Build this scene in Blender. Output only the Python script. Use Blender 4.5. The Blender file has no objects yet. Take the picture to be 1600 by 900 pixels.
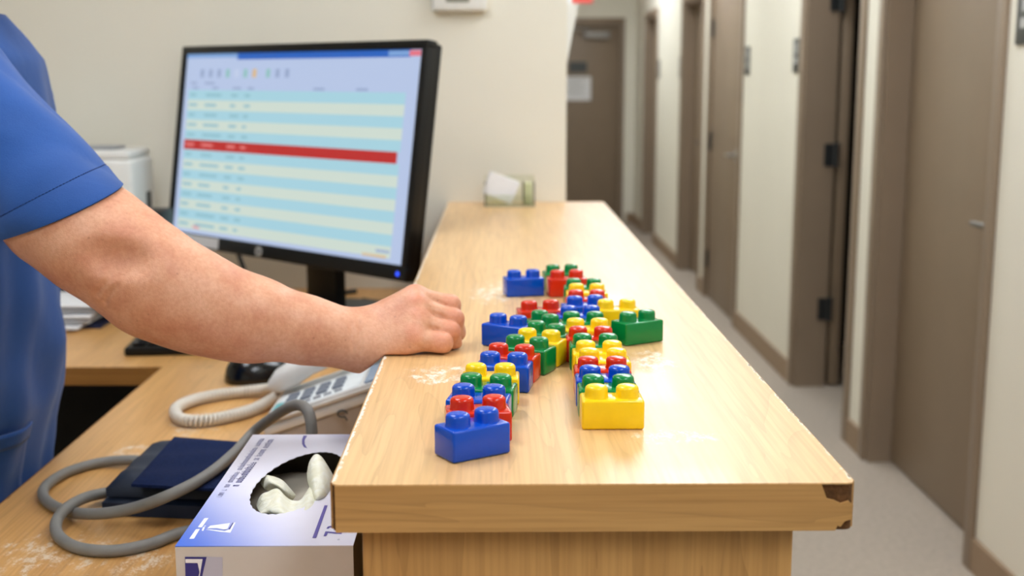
import bpy, bmesh, math, random
import numpy as np
from mathutils import Vector, Matrix
random.seed(7)
SC = bpy.context.scene
COL = SC.collection
PI = math.pi

# ------------------------------------------------------------------ camera
F = 1900.0                       # focal length in pixels of the 1600 x 900 frame
CX, CY = 800.0, 450.0
CAM = np.array([0.0, 0.0, 1.36])
_v = np.array([777 - CX, -(131 - CY), -F]); _v /= np.linalg.norm(_v)   # direction of the counter, seen from the camera
_u = np.array([0.0, -_v[2], _v[1]]); _u /= np.linalg.norm(_u)
if _u[1] < 0: _u = -_u
_r = np.cross(_v, _u)
ROT = np.stack([_r, _v, _u], 1)
cam_data = bpy.data.cameras.new('camera')
cam = bpy.data.objects.new('camera', cam_data); COL.objects.link(cam)
m = Matrix.Identity(4)
for i in range(3):
    for j in range(3):
        m[i][j] = ROT.T[i][j]
m.translation = Vector(CAM)
cam.matrix_world = m
cam_data.sensor_width = 36.0
cam_data.lens = F / 1600 * 36
cam_data.clip_start = 0.05
cam_data.dof.use_dof = True
cam_data.dof.focus_distance = 1.15
cam_data.dof.aperture_fstop = 5.4
SC.camera = cam

# ------------------------------------------------------------------ world, exposure, room lights
W = bpy.data.worlds.new('world'); SC.world = W; W.use_nodes = True
W.node_tree.nodes['Background'].inputs[0].default_value = (1.0, 1.0, 1.0, 1)
W.node_tree.nodes['Background'].inputs[1].default_value = 0.3
SC.view_settings.view_transform = 'Standard'
SC.view_settings.look = 'None'
SC.view_settings.exposure = 0.0
SC.view_settings.gamma = 1.0
SC.view_settings.use_curve_mapping = False
TROFFER_POWER = 11.0
TROFFERS = [(0.80, 2.7), (0.80, 5.0), (0.80, 7.4), (0.80, 9.9), (0.72, 0.2), (-0.95, -0.7), (-0.62, 1.55)]

# ------------------------------------------------------------------ measuring helpers
def ray(px, py): return ROT.T @ np.array([px - CX, -(py - CY), -F])
def at_z(px, py, z): d = ray(px, py); return CAM + d * ((z - CAM[2]) / d[2])
def at_y(px, py, y): d = ray(px, py); return CAM + d * (y / d[1])
def at_x(px, py, x): d = ray(px, py); return CAM + d * (x / d[0])

def lin(c):
    return tuple((x / 255 / 12.92) if x / 255 <= 0.04045 else ((x / 255 + 0.055) / 1.055) ** 2.4 for x in c) + (1.0,)

# ------------------------------------------------------------------ materials
def new_mat(name):
    mt = bpy.data.materials.new(name); mt.use_nodes = True
    nt = mt.node_tree
    return mt, nt, nt.nodes['Principled BSDF']

def node(nt, kind, **kw):
    n = nt.nodes.new(kind)
    for k, v in kw.items():
        if k in n.inputs: n.inputs[k].default_value = v
        else: setattr(n, k, v)
    return n

def coords(nt, scale=(1, 1, 1), kind='Object'):
    tc = nt.nodes.new('ShaderNodeTexCoord'); mp = nt.nodes.new('ShaderNodeMapping')
    mp.inputs['Scale'].default_value = scale
    nt.links.new(tc.outputs[kind], mp.inputs[0])
    return mp.outputs[0]

def ramp(nt, src, stops):
    r = nt.nodes.new('ShaderNodeValToRGB'); e = r.color_ramp.elements
    while len(e) < len(stops): e.new(0.5)
    for el, (p, c) in zip(e, stops):
        el.position = p; el.color = c
    nt.links.new(src, r.inputs[0]); return r.outputs[0]

def mixc(nt, fac, a, b, blend='MIX'):
    mx = nt.nodes.new('ShaderNodeMix'); mx.data_type = 'RGBA'; mx.blend_type = blend
    for idx, v in ((0, fac), (6, a), (7, b)):
        if hasattr(v, 'is_linked'): nt.links.new(v, mx.inputs[idx])
        else: mx.inputs[idx].default_value = v
    return mx.outputs[2]

def math_n(nt, op, a, b=0.5, clamp=False):
    n = nt.nodes.new('ShaderNodeMath'); n.operation = op; n.use_clamp = clamp
    for i, v in enumerate((a, b)):
        if hasattr(v, 'is_linked'): nt.links.new(v, n.inputs[i])
        else: n.inputs[i].default_value = v
    return n.outputs[0]

def smooth_range(nt, v, lo, hi):
    n = nt.nodes.new('ShaderNodeMapRange'); n.interpolation_type = 'SMOOTHSTEP'
    nt.links.new(v, n.inputs[0]); n.inputs[1].default_value = lo; n.inputs[2].default_value = hi
    return n.outputs[0]

def add_bump(nt, bs, h, strength, dist):
    b = nt.nodes.new('ShaderNodeBump'); b.inputs['Strength'].default_value = strength; b.inputs['Distance'].default_value = dist
    nt.links.new(h, b.inputs['Height']); nt.links.new(b.outputs[0], bs.inputs['Normal'])

def plain(name, rgb, rough=0.5, var=0.06, scale=40, spec=0.5, bump=0.0, metal=0.0, coat=0.0, sss=0.0, bump_scale=None):
    mt, nt, bs = new_mat(name)
    c = lin(rgb)
    co = coords(nt)
    nz = node(nt, 'ShaderNodeTexNoise', Scale=scale, Detail=4.0); nt.links.new(co, nz.inputs['Vector'])
    d = tuple(max(0, x * (1 - var)) for x in c[:3]) + (1,); l = tuple(min(1, x * (1 + var)) for x in c[:3]) + (1,)
    nt.links.new(ramp(nt, nz.outputs[0], [(0.3, d), (0.7, l)]), bs.inputs['Base Color'])
    bs.inputs['Roughness'].default_value = rough
    bs.inputs['Specular IOR Level'].default_value = spec
    bs.inputs['Metallic'].default_value = metal
    bs.inputs['Coat Weight'].default_value = coat
    if bump:
        nb = node(nt, 'ShaderNodeTexNoise', Scale=bump_scale or scale * 6, Detail=3.0); nt.links.new(co, nb.inputs['Vector'])
        add_bump(nt, bs, nb.outputs[0], bump, 0.002)
    return mt

def glow(name, rgb, strength=1.0):
    mt, nt, bs = new_mat(name)
    bs.inputs['Base Color'].default_value = (0.02, 0.02, 0.02, 1)
    bs.inputs['Roughness'].default_value = 0.4
    bs.inputs['Emission Color'].default_value = lin(rgb)
    bs.inputs['Emission Strength'].default_value = strength
    return mt

def wood(name, light, dark, along='Y', rough=0.3, line=0.35, spec=0.5, wear=None, coat=0.0):
    """maple laminate: long streaks, soft cathedral lines; wear = function adding scuffs"""
    mt, nt, bs = new_mat(name)
    s = {'X': (1.3, 14, 14), 'Y': (14, 1.3, 14), 'Z': (14, 14, 1.3)}[along]
    co = coords(nt, s)
    n1 = node(nt, 'ShaderNodeTexNoise', Scale=1.0, Detail=3.0, Distortion=0.6); nt.links.new(co, n1.inputs['Vector'])
    base = ramp(nt, n1.outputs[0], [(0.3, lin(dark)), (0.65, lin(light))])
    # growth lines: contour bands of the slow noise
    bands = math_n(nt, 'FRACT', math_n(nt, 'MULTIPLY', n1.outputs[0], 9.0), 0)
    band = math_n(nt, 'POWER', bands, 7.0)
    lines = mixc(nt, math_n(nt, 'MULTIPLY', band, line), base, tuple(x * 0.62 for x in lin(dark)[:3]) + (1,))
    s2 = {'X': (6, 260, 260), 'Y': (260, 6, 260), 'Z': (260, 260, 6)}[along]
    n2 = node(nt, 'ShaderNodeTexNoise', Scale=1.0, Detail=4.0); nt.links.new(coords(nt, s2), n2.inputs['Vector'])
    fine = ramp(nt, n2.outputs[0], [(0.35, (0.80, 0.77, 0.72, 1)), (0.6, (1, 1, 1, 1))])
    col = mixc(nt, 0.75, lines, fine, 'MULTIPLY')
    if wear: col, rough = wear(nt, col, rough)
    nt.links.new(col, bs.inputs['Base Color'])
    if hasattr(rough, 'is_linked'): nt.links.new(rough, bs.inputs['Roughness'])
    else: bs.inputs['Roughness'].default_value = rough
    bs.inputs['Specular IOR Level'].default_value = spec
    bs.inputs['Coat Weight'].default_value = coat
    add_bump(nt, bs, n2.outputs[0], 0.06, 0.001)
    return mt

def blob(nt, center, size):
    """soft mask around a point of the surface (object coordinates are world coordinates here)"""
    tc = nt.nodes.new('ShaderNodeTexCoord')
    sub = nt.nodes.new('ShaderNodeVectorMath'); sub.operation = 'SUBTRACT'; sub.inputs[1].default_value = center
    nt.links.new(tc.outputs['Object'], sub.inputs[0])
    dv = nt.nodes.new('ShaderNodeVectorMath'); dv.operation = 'DIVIDE'; dv.inputs[1].default_value = size
    nt.links.new(sub.outputs[0], dv.inputs[0])
    ln = nt.nodes.new('ShaderNodeVectorMath'); ln.operation = 'LENGTH'; nt.links.new(dv.outputs[0], ln.inputs[0])
    return math_n(nt, 'SUBTRACT', 1.0, smooth_range(nt, ln.outputs['Value'], 0.2, 1.0))

def scuffs(blobs, color, scale, lo, hi, amount, edges=None):
    def f(nt, col, rough):
        tot = None
        for c, s in blobs:
            b = blob(nt, c, s); tot = b if tot is None else math_n(nt, 'MAXIMUM', tot, b)
        nz = node(nt, 'ShaderNodeTexNoise', Scale=scale, Detail=10.0, Roughness=0.85); nt.links.new(coords(nt, (1.6, 1, 1)), nz.inputs['Vector'])
        msk = smooth_range(nt, math_n(nt, 'ADD', nz.outputs[0], math_n(nt, 'MULTIPLY', math_n(nt, 'SUBTRACT', tot, 1.0), 0.35)), lo, hi)
        msk = math_n(nt, 'MULTIPLY', msk, amount)
        out = mixc(nt, msk, col, lin(color))
        if edges:
            for (axis, pos, width, c, thr) in edges:
                tc = nt.nodes.new('ShaderNodeTexCoord'); sp = nt.nodes.new('ShaderNodeSeparateXYZ'); nt.links.new(tc.outputs['Object'], sp.inputs[0])
                dist = math_n(nt, 'ABSOLUTE', math_n(nt, 'SUBTRACT', sp.outputs[axis], pos), 0)
                near = math_n(nt, 'SUBTRACT', 1.0, smooth_range(nt, dist, 0.0, width))
                n3 = node(nt, 'ShaderNodeTexNoise', Scale=90.0, Detail=6.0, Roughness=0.7); nt.links.new(coords(nt, (1, 0.6, 1)), n3.inputs['Vector'])
                mk = smooth_range(nt, math_n(nt, 'ADD', n3.outputs[0], math_n(nt, 'MULTIPLY', math_n(nt, 'SUBTRACT', near, 1.0), 0.6)), thr, thr + 0.06)
                out = mixc(nt, mk, out, lin(c))
        return out, math_n(nt, 'ADD', math_n(nt, 'MULTIPLY', msk, 0.25), rough)
    return f

# ------------------------------------------------------------------ mesh helpers
def mesh_from(name, verts, faces, mats=None, smooth=False, fmat=None):
    me = bpy.data.meshes.new(name)
    me.from_pydata([tuple(map(float, v)) for v in verts], [], [tuple(f) for f in faces])
    for mt in (mats if isinstance(mats, (list, tuple)) else [mats]):
        if mt: me.materials.append(mt)
    if fmat is not None:
        me.polygons.foreach_set('material_index', fmat)
    if smooth:
        me.polygons.foreach_set('use_smooth', [True] * len(me.polygons))
    me.update()
    return me

def link(name, me, parent=None):
    o = bpy.data.objects.new(name, me); COL.objects.link(o)
    if parent is not None: o.parent = parent
    return o

def tag(o, label=None, cat=None, group=None, kind=None):
    if label: o['label'] = label
    if cat: o['category'] = cat
    if group: o['group'] = group
    if kind: o['kind'] = kind
    return o

def thing(name, label, cat, loc=(0, 0, 0), rz=0.0, group=None, kind=None):
    e = bpy.data.objects.new(name, None); COL.objects.link(e)
    e.location = loc; e.rotation_euler = (0, 0, rz); e.empty_display_size = 0.05
    return tag(e, label, cat, group, kind)

def bm_obj(name, bm, mat, parent=None, world=False, smooth=False, mats=None, auto=None):
    if world and parent is not None:
        p = parent
        off = Vector((0, 0, 0))
        while p is not None:
            off += p.location; p = p.parent
        bmesh.ops.translate(bm, verts=bm.verts, vec=-off)
    me = bpy.data.meshes.new(name)
    bmesh.ops.recalc_face_normals(bm, faces=bm.faces)
    bm.to_mesh(me); bm.free()
    for mt in (mats or [mat]): me.materials.append(mt)
    if smooth or auto:
        me.polygons.foreach_set('use_smooth', [True] * len(me.polygons))
    if auto:
        me.set_sharp_from_angle(angle=math.radians(auto))
    return link(name, me, parent)

def b_box(bm, lo, hi, bevel=0.0, seg=2, mi=0, mat4=None):
    lo, hi = Vector(lo), Vector(hi)
    r = bmesh.ops.create_cube(bm, size=1.0)
    vs = r['verts']
    for v in vs:
        v.co = Vector((lo[i] + (v.co[i] + 0.5) * (hi[i] - lo[i]) for i in range(3)))
    fs = list({f for v in vs for f in v.link_faces})
    for f in fs: f.material_index = mi
    if bevel > 0:
        es = list({e for v in vs for e in v.link_edges})
        r2 = bmesh.ops.bevel(bm, geom=es, offset=bevel, segments=seg, affect='EDGES', profile=0.5)
        vs = list({v for f in r2['faces'] for v in f.verts} | {v for v in vs if v.is_valid})
        for f in r2['faces']: f.material_index = mi
    if mat4 is not None: bmesh.ops.transform(bm, matrix=mat4, verts=[v for v in vs if v.is_valid])
    return vs

def b_lathe(bm, prof, n=24, mat4=None, mi=0):
    """prof: list of (r, z)"""
    rings = []; vs = []
    for r, z in prof:
        if r < 1e-6:
            v = bm.verts.new((0, 0, z)); rings.append([v]); vs.append(v)
        else:
            ring = [bm.verts.new((r * math.cos(2 * PI * k / n), r * math.sin(2 * PI * k / n), z)) for k in range(n)]
            rings.append(ring); vs += ring
    for a, b in zip(rings[:-1], rings[1:]):
        for k in range(n):
            k2 = (k + 1) % n
            if len(a) == 1 and len(b) == 1: continue
            if len(a) == 1: f = bm.faces.new((a[0], b[k], b[k2]))
            elif len(b) == 1: f = bm.faces.new((a[k], a[k2], b[0]))
            else: f = bm.faces.new((a[k], a[k2], b[k2], b[k]))
            f.material_index = mi
    if mat4 is not None: bmesh.ops.transform(bm, matrix=mat4, verts=vs)
    return vs

def catmull(pts, sub=8, closed=False):
    pts = [np.array(p, float) for p in pts]
    out = []
    n = len(pts)
    for i in range(n - 1):
        p0 = pts[max(i - 1, 0)]; p1 = pts[i]; p2 = pts[i + 1]; p3 = pts[min(i + 2, n - 1)]
        for k in range(sub):
            t = k / sub
            out.append(0.5 * ((2 * p1) + (-p0 + p2) * t + (2 * p0 - 5 * p1 + 4 * p2 - p3) * t * t + (-p0 + 3 * p1 - 3 * p2 + p3) * t ** 3))
    out.append(pts[-1])
    return out

def b_tube(bm, path, rad, n=10, mi=0, caps=True):
    path = [Vector(p) for p in path]
    rings = []
    t_prev = None; up = None
    for i, p in enumerate(path):
        t = (path[min(i + 1, len(path) - 1)] - path[max(i - 1, 0)]).normalized()
        if up is None:
            up = t.orthogonal().normalized()
        else:
            up = (up - t * up.dot(t))
            up = up.normalized() if up.length > 1e-6 else t.orthogonal().normalized()
        bi = t.cross(up)
        r = rad[i] if hasattr(rad, '__len__') else rad
        rings.append([bm.verts.new(p + (up * math.cos(2 * PI * k / n) + bi * math.sin(2 * PI * k / n)) * r) for k in range(n)])
    for a, b in zip(rings[:-1], rings[1:]):
        for k in range(n):
            f = bm.faces.new((a[k], a[(k + 1) % n], b[(k + 1) % n], b[k])); f.material_index = mi; f.smooth = True
    if caps:
        bm.faces.new(rings[0][::-1]).material_index = mi; bm.faces.new(rings[-1]).material_index = mi

def b_prism(bm, poly, z0, z1, mat4=None, mi=0):
    """poly in xy extruded in z"""
    lo = [bm.verts.new((x, y, z0)) for x, y in poly]; hi = [bm.verts.new((x, y, z1)) for x, y in poly]
    n = len(poly)
    fs = [bm.faces.new(lo[::-1]), bm.faces.new(hi)]
    for k in range(n): fs.append(bm.faces.new((lo[k], lo[(k + 1) % n], hi[(k + 1) % n], hi[k])))
    for f in fs: f.material_index = mi
    if mat4 is not None: bmesh.ops.transform(bm, matrix=mat4, verts=lo + hi)
    return lo + hi

def box_obj(name, lo, hi, mat, parent=None, bevel=0.0, world=False, seg=2):
    bm = bmesh.new(); b_box(bm, lo, hi, bevel, seg)
    return bm_obj(name, bm, mat, parent, world, auto=40 if bevel else None)

def frame_mat(origin, xa, ya, za):
    mm = Matrix.Identity(4)
    for i in range(3):
        mm[i][0] = xa[i]; mm[i][1] = ya[i]; mm[i][2] = za[i]; mm[i][3] = origin[i]
    return mm

def copy_tree(o, parent=None):
    c = o.copy(); COL.objects.link(c); c.parent = parent
    for ch in list(o.children): copy_tree(ch, c)
    return c

# ------------------------------------------------------------------ materials used
M_wall = plain('wall_paint_cream', (232, 228, 214), 0.75, 0.015, 3, 0.25, bump=0.05, bump_scale=220)
M_ceiling = plain('ceiling_tile', (238, 236, 228), 0.9, 0.03, 60, 0.2)
M_floor = plain('floor_vinyl_grey_beige', (172, 160, 146), 0.55, 0.10, 55, 0.3, bump=0.05)
M_base = plain('baseboard_vinyl_tan', (146, 122, 96), 0.5, 0.05, 20)
M_door = plain('door_paint_taupe', (136, 118, 98), 0.45, 0.03, 8, 0.4)
M_frame = plain('frame_paint_taupe', (140, 122, 103), 0.4, 0.03, 8, 0.45)
M_steel = plain('brushed_steel', (180, 178, 174), 0.3, 0.04, 80, metal=1.0)
M_lever = plain('lever_dull_steel', (118, 114, 108), 0.45, 0.04, 80, metal=0.6)
M_hinge = plain('hinge_dark_steel', (70, 72, 74), 0.4, 0.05, 80, metal=0.8)
M_closer = plain('closer_grey', (158, 154, 150), 0.5, 0.04)
M_sign = plain('sign_dark_grey', (62, 66, 66), 0.4, 0.04, 60)
M_signlight = plain('sign_pale_print', (176, 176, 174), 0.5, 0.04, 60)
M_white = plain('white_plastic', (232, 231, 226), 0.4, 0.02, 30)
M_paper = plain('white_paper', (236, 236, 238), 0.8, 0.02, 60, 0.2)
M_black = plain('black_plastic', (10, 11, 12), 0.45, 0.1, 60, 0.35)
M_blackgloss = plain('black_gloss_plastic', (9, 11, 14), 0.18, 0.1, 30, 0.5)
M_dark = plain('dark_laminate_and_unlit_room', (26, 22, 18), 0.6, 0.1, 30, 0.2)  # desk panels; on the side room walls it paints the lack of light
M_grey = plain('grey_plastic', (60, 66, 66), 0.5, 0.05, 60)
M_lcd = plain('lcd_grey', (138, 140, 128), 0.25, 0.04, 30)

T = 1.06            # counter top
D = 0.835           # desk top
XL, XR = -0.127, 0.2725      # counter top sides
YF, YB = 0.886, 3.128        # counter top front, wall behind it
TB = 1.022          # underside of the counter top
XW = 1.345          # corridor wall on the right
YE = 12.0           # corridor end wall
XC = 0.176          # corner of the wall behind the desk
ZC = 2.6            # ceiling

# ================================================================== STRUCTURE
def struct(name, bm, mat): return tag(bm_obj(name, bm, mat), kind='structure')

bm = bmesh.new(); b_box(bm, (-3.3, -2.6, -0.1), (3.0, 12.3, 0.0)); struct('floor', bm, M_floor)
bm = bmesh.new(); b_box(bm, (-3.3, -2.6, ZC), (3.0, 12.3, ZC + 0.1)); struct('ceiling', bm, M_ceiling)
bm = bmesh.new(); b_box(bm, (-3.3, YB, 0), (XC, YB + 0.14, ZC))
b_box(bm, (XC - 0.14, YB + 0.14, 0), (XC, YE, ZC)); struct('wall_back', bm, M_wall)
bm = bmesh.new(); b_box(bm, (-3.3, -2.5, 0), (-3.2, YB, ZC)); struct('wall_left', bm, M_wall)
bm = bmesh.new(); b_box(bm, (-3.3, -2.6, 0), (3.0, -2.5, ZC)); struct('wall_front', bm, M_wall)

# doors on the right corridor wall: (near, far, recess)
DOORS = [(3.30, 4.27, 0.085), (4.55, 5.39, 0.085), (6.78, 7.76, 0.012), (8.06, 8.92, 0.085), (10.40, 11.15, 0.085)]
DH = 1.935
CW = 0.055
bm = bmesh.new()
y0 = -2.5
for (a, b, rc) in DOORS:
    b_box(bm, (XW, y0, 0), (XW + 0.14, a, ZC)); b_box(bm, (XW, a, DH), (XW + 0.14, b, ZC)); y0 = b
b_box(bm, (XW, y0, 0), (XW + 0.14, YE, ZC)); struct('wall_right', bm, M_wall)
EX0, EX1 = 0.29, 1.215
bm = bmesh.new()
b_box(bm, (XC - 0.14, YE, 0), (EX0, YE + 0.14, ZC)); b_box(bm, (EX0, YE, DH), (EX1, YE + 0.14, ZC)); b_box(bm, (EX1, YE, 0), (XW + 0.14, YE + 0.14, ZC))
struct('wall_end', bm, M_wall)
# the room behind the open door, its darkness painted into near-black walls
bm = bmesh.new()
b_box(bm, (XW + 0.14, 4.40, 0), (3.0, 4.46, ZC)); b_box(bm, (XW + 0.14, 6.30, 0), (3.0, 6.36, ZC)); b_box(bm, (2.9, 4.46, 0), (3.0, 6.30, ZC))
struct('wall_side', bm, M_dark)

bm = bmesh.new(); y0 = -2.5
for (a, b, rc) in DOORS:
    b_box(bm, (XW - 0.012, y0, 0), (XW, a - CW, 0.10), 0.003); y0 = b + CW
b_box(bm, (XW - 0.012, y0, 0), (XW, YE, 0.10), 0.003); struct('baseboard_right', bm, M_base)
bm = bmesh.new(); b_box(bm, (XC, YE - 0.012, 0), (EX0 - CW, YE, 0.10), 0.003); b_box(bm, (EX1 + CW, YE - 0.012, 0), (XW - 0.012, YE, 0.10), 0.003)
struct('baseboard_end', bm, M_base)
bm = bmesh.new(); b_box(bm, (XC, YB + 0.02, 0), (XC + 0.012, YE - 0.012, 0.10), 0.003); struct('baseboard_corridor', bm, M_base)

def lever(parent, x, y, z, sgn, mat):
    """door lever sticking out of a slab face towards -x, its grip pointing along sgn*y"""
    bm = bmesh.new()
    rot = Matrix.Translation((x, y, z)) @ Matrix.Rotation(-PI / 2, 4, 'Y')
    b_lathe(bm, [(0, 0), (0.032, 0), (0.032, 0.008), (0.028, 0.012), (0.011, 0.014), (0.011, 0.05), (0, 0.052)], 20, rot)
    b_tube(bm, [(x - 0.045, y, z), (x - 0.047, y + sgn * 0.03, z), (x - 0.045, y + sgn * 0.11, z - 0.002)], [0.010, 0.010, 0.008], 10)
    return bm_obj('handle', bm, mat, parent, world=True, auto=40)

def hinge(parent, x, y, z):
    bm = bmesh.new()
    b_lathe(bm, [(0, -0.055), (0.009, -0.055), (0.009, -0.02), (0.0075, -0.018), (0.009, -0.016), (0.009, 0.055), (0, 0.058)], 12, Matrix.Translation((x, y, z)))
    b_box(bm, (x, y - 0.03, z - 0.05), (x + 0.004, y + 0.004, z + 0.05))
    return bm_obj('hinge', bm, M_hinge, parent, world=True, auto=40)

for i, (a, b, rc) in enumerate(DOORS):
    root = thing('door_%d' % (i + 1), None, None, (XW, a, 0), kind='structure')
    bm = bmesh.new()
    # casing on the wall face, jamb returns
    b_box(bm, (XW - 0.014, a - CW, 0), (XW, a, DH + CW), 0.003); b_box(bm, (XW - 0.014, b, 0), (XW, b + CW, DH + CW), 0.003)
    b_box(bm, (XW - 0.014, a, DH), (XW, b, DH + CW), 0.003)
    b_box(bm, (XW, a, 0), (XW + 0.14, a + 0.02, DH)); b_box(bm, (XW, b - 0.02, 0), (XW + 0.14, b, DH)); b_box(bm, (XW, a + 0.02, DH - 0.02), (XW + 0.14, b - 0.02, DH))
    bm_obj('door_frame', bm, M_frame, root, world=True, auto=40)
    if i == 1:   # swung right back into the dark room, hinged on its far jamb
        bm = bmesh.new(); b_box(bm, (XW + 0.158, b - 0.018, 0.008), (XW + 0.202, b + 0.77, DH - 0.025), 0.002)
        bm_obj('door_slab', bm, M_door, root, world=True, auto=40)
        for z in (0.36, 1.05, 1.72):
            bm = bmesh.new()
            b_lathe(bm, [(0, -0.055), (0.011, -0.055), (0.011, 0.055), (0, 0.058)], 12, Matrix.Translation((XW + 0.147, b - 0.028, z)))
            b_box(bm, (XW + 0.095, b - 0.026, z - 0.05), (XW + 0.14, b - 0.0205, z + 0.05))
            bm_obj('hinge', bm, M_hinge, root, world=True, auto=40)
    else:
        bm = bmesh.new(); b_box(bm, (XW + rc, a + 0.022, 0.008), (XW + rc + 0.044, b - 0.022, DH - 0.022), 0.002)
        bm_obj('door_slab', bm, M_door, root, world=True, auto=40)
        lever(root, XW + rc, a + 0.11 if i < 3 else a + 0.42 * (b - a), 0.96, 1, M_steel if i == 2 else M_lever)
        if i == 2:
            for z in (0.25, 1.0, 1.7): hinge(root, XW + rc - 0.008, b - 0.016, z)

# the closed door at the end of the corridor
root = thing('door_6', None, None, (EX0, YE, 0), kind='structure')
bm = bmesh.new()
b_box(bm, (EX0 - CW, YE - 0.014, 0), (EX0, YE, DH + CW), 0.003); b_box(bm, (EX1, YE - 0.014, 0), (EX1 + CW * 0.4, YE, DH + CW), 0.003); b_box(bm, (EX0, YE - 0.014, DH), (EX1, YE, DH + CW), 0.003)
b_box(bm, (EX0, YE, 0), (EX0 + 0.02, YE + 0.14, DH)); b_box(bm, (EX1 - 0.02, YE, 0), (EX1, YE + 0.14, DH)); b_box(bm, (EX0 + 0.02, YE, DH - 0.02), (EX1 - 0.02, YE + 0.14, DH))
bm_obj('door_frame', bm, M_frame, root, world=True, auto=40)
bm = bmesh.new(); b_box(bm, (EX0 + 0.022, YE + 0.05, 0.008), (EX1 - 0.022, YE + 0.094, DH - 0.022), 0.002); bm_obj('door_slab', bm, M_door, root, world=True, auto=40)
bm = bmesh.new(); b_box(bm, (0.84, YE - 0.01, 1.795), (1.09, YE + 0.05, 1.86), 0.008); b_tube(bm, [(0.90, YE + 0.0, 1.875), (0.65, YE - 0.10, 1.885), (0.62, YE - 0.01, 1.92)], 0.008, 8)
bm_obj('door_closer', bm, M_closer, root, world=True, auto=40)
bm = bmesh.new(); b_box(bm, (0.70, YE + 0.046, 1.47), (0.875, YE + 0.05, 1.57), 0.002); bm_obj('door_sign', bm, M_sign, root, world=True)
bm = bmesh.new(); b_box(bm, (0.665, YE + 0.0475, 1.20), (0.915, YE + 0.0495, 1.43)); 
po = bm_obj('notice', bm, M_paper, root, world=True)
bm = bmesh.new()
for k in range(7):
    z = 1.40 - k * 0.025; b_box(bm, (0.69, YE + 0.0462, z), (0.88 - 0.03 * (k % 3), YE + 0.0475, z + 0.008))
tag(bm_obj('print_lines', bm, M_signlight, po, world=True), kind='stuff')

# ------------------------------------------------------------------ ceiling lights
M_tube = glow('light_diffuser', (244, 249, 255), TROFFER_POWER)
M_lframe = plain('light_frame_white', (235, 235, 232), 0.5, 0.02)
first = None
for i, (x, y) in enumerate(TROFFERS):
    where = ['over the corridor beside the far counter end', 'over the corridor before the open dark doorway', 'over the corridor beside the hinged door', 'over the far end of the corridor', 'over the front of the long counter', 'over the floor behind the viewpoint', 'over the lower desk and the forearm'][i]
    if first is None:
        r0 = thing('ceiling_light', '', 'light', (x, y, ZC))
        bm = bmesh.new()
        for lo, hi in (((-0.32, -0.62, -0.03), (-0.28, 0.62, 0)), ((0.28, -0.62, -0.03), (0.32, 0.62, 0)), ((-0.28, -0.62, -0.03), (0.28, -0.58, 0)), ((-0.28, 0.58, -0.03), (0.28, 0.62, 0))): b_box(bm, lo, hi)
        bm_obj('light_frame', bm, M_lframe, r0)
        box_obj('diffuser', (-0.28, -0.58, -0.02), (0.28, 0.58, -0.008), M_tube, r0)
        first = r0; r = r0
    else:
        r = copy_tree(first); r.location = (x, y, ZC)
    tag(r, 'white framed ceiling light panel ' + where, 'light', 'ceiling light panels')

# ================================================================== COUNTER
wear_top = scuffs([((-0.06, 1.24, T), (0.09, 0.10, 0.2)), ((-0.02, 1.13, T), (0.05, 0.06, 0.2)), ((0.17, 1.30, T), (0.06, 0.14, 0.2)), ((0.15, 1.01, T), (0.10, 0.05, 0.2)), ((0.0, 1.75, T), (0.10, 0.25, 0.2))],
                  (244, 238, 226), 55, 0.47, 0.58, 0.85,
                  edges=[(0, XL, 0.010, (232, 226, 214), 0.40), (0, XL, 0.004, (120, 92, 60), 0.56), (0, XR, 0.009, (222, 212, 192), 0.46), (0, XR, 0.007, (84, 62, 40), 0.52)])
M_top = wood('counter_maple_top', (232, 192, 138), (216, 172, 116), 'Y', 0.30, 0.28, 0.45, wear_top, coat=0.05)
M_band = wood('counter_maple_band', (206, 162, 102), (184, 138, 82), 'X', 0.42, 0.35, 0.4)
M_panel = wood('counter_maple_panel', (204, 156, 94), (180, 132, 74), 'Z', 0.45, 0.35, 0.4)
M_core = plain('chipped_core_board', (86, 58, 34), 0.9, 0.55, 130, 0.2, bump=0.9, bump_scale=220)
wear_desk = scuffs([((-0.50, 1.32, D), (0.20, 0.17, 0.2)), ((-0.40, 1.30, D), (0.10, 0.14, 0.2)), ((-0.47, 1.85, D), (0.10, 0.20, 0.2)), ((-0.52, 1.70, D), (0.12, 0.12, 0.2))],
                   (226, 212, 190), 38, 0.48, 0.58, 0.75, edges=[(0, -0.63, 0.006, (120, 84, 48), 0.5), (1, 2.237, 0.006, (96, 70, 44), 0.48)])
M_desk = wood('desk_maple_top', (222, 172, 108), (198, 146, 84), 'Y', 0.34, 0.25, 0.45, wear_desk)
M_deskband = wood('desk_maple_band', (168, 116, 56), (146, 98, 44), 'X', 0.5, 0.3, 0.3)

counter = thing('service_counter', 'long raised maple counter with worn edges carrying the toy bricks', 'counter', (0, 0, 0))
def rounded_front(x0, x1, y0, y1, r):
    p = [(x0, y1)]
    for k in range(6): a = PI + k / 5 * PI / 2; p.append((x0 + r + r * math.cos(a), y0 + r + r * math.sin(a)))
    for k in range(6): a = 1.5 * PI + k / 5 * PI / 2; p.append((x1 - r + r * math.cos(a), y0 + r + r * math.sin(a)))
    p.append((x1, y1)); return p
bm = bmesh.new()
outl = rounded_front(XL, XR, YF + 0.0025, YB, 0.007)
b_prism(bm, outl, TB, T - 0.0012, mi=1)
# small bites out of the front right corner
bm_obj('worktop_core', bm, None, counter, mats=[M_core, M_core])
bm = bmesh.new()
# laminate sheet: its right corner is broken off in a ragged line
sheet = rounded_front(XL, XR, YF + 0.0005, YB, 0.007)
sheet2 = []
for (x, y) in sheet:
    sheet2.append((x, y))
b_prism(bm, sheet2, T - 0.0012, T)
bm_obj('laminate_top', bm, M_top, counter)
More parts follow.
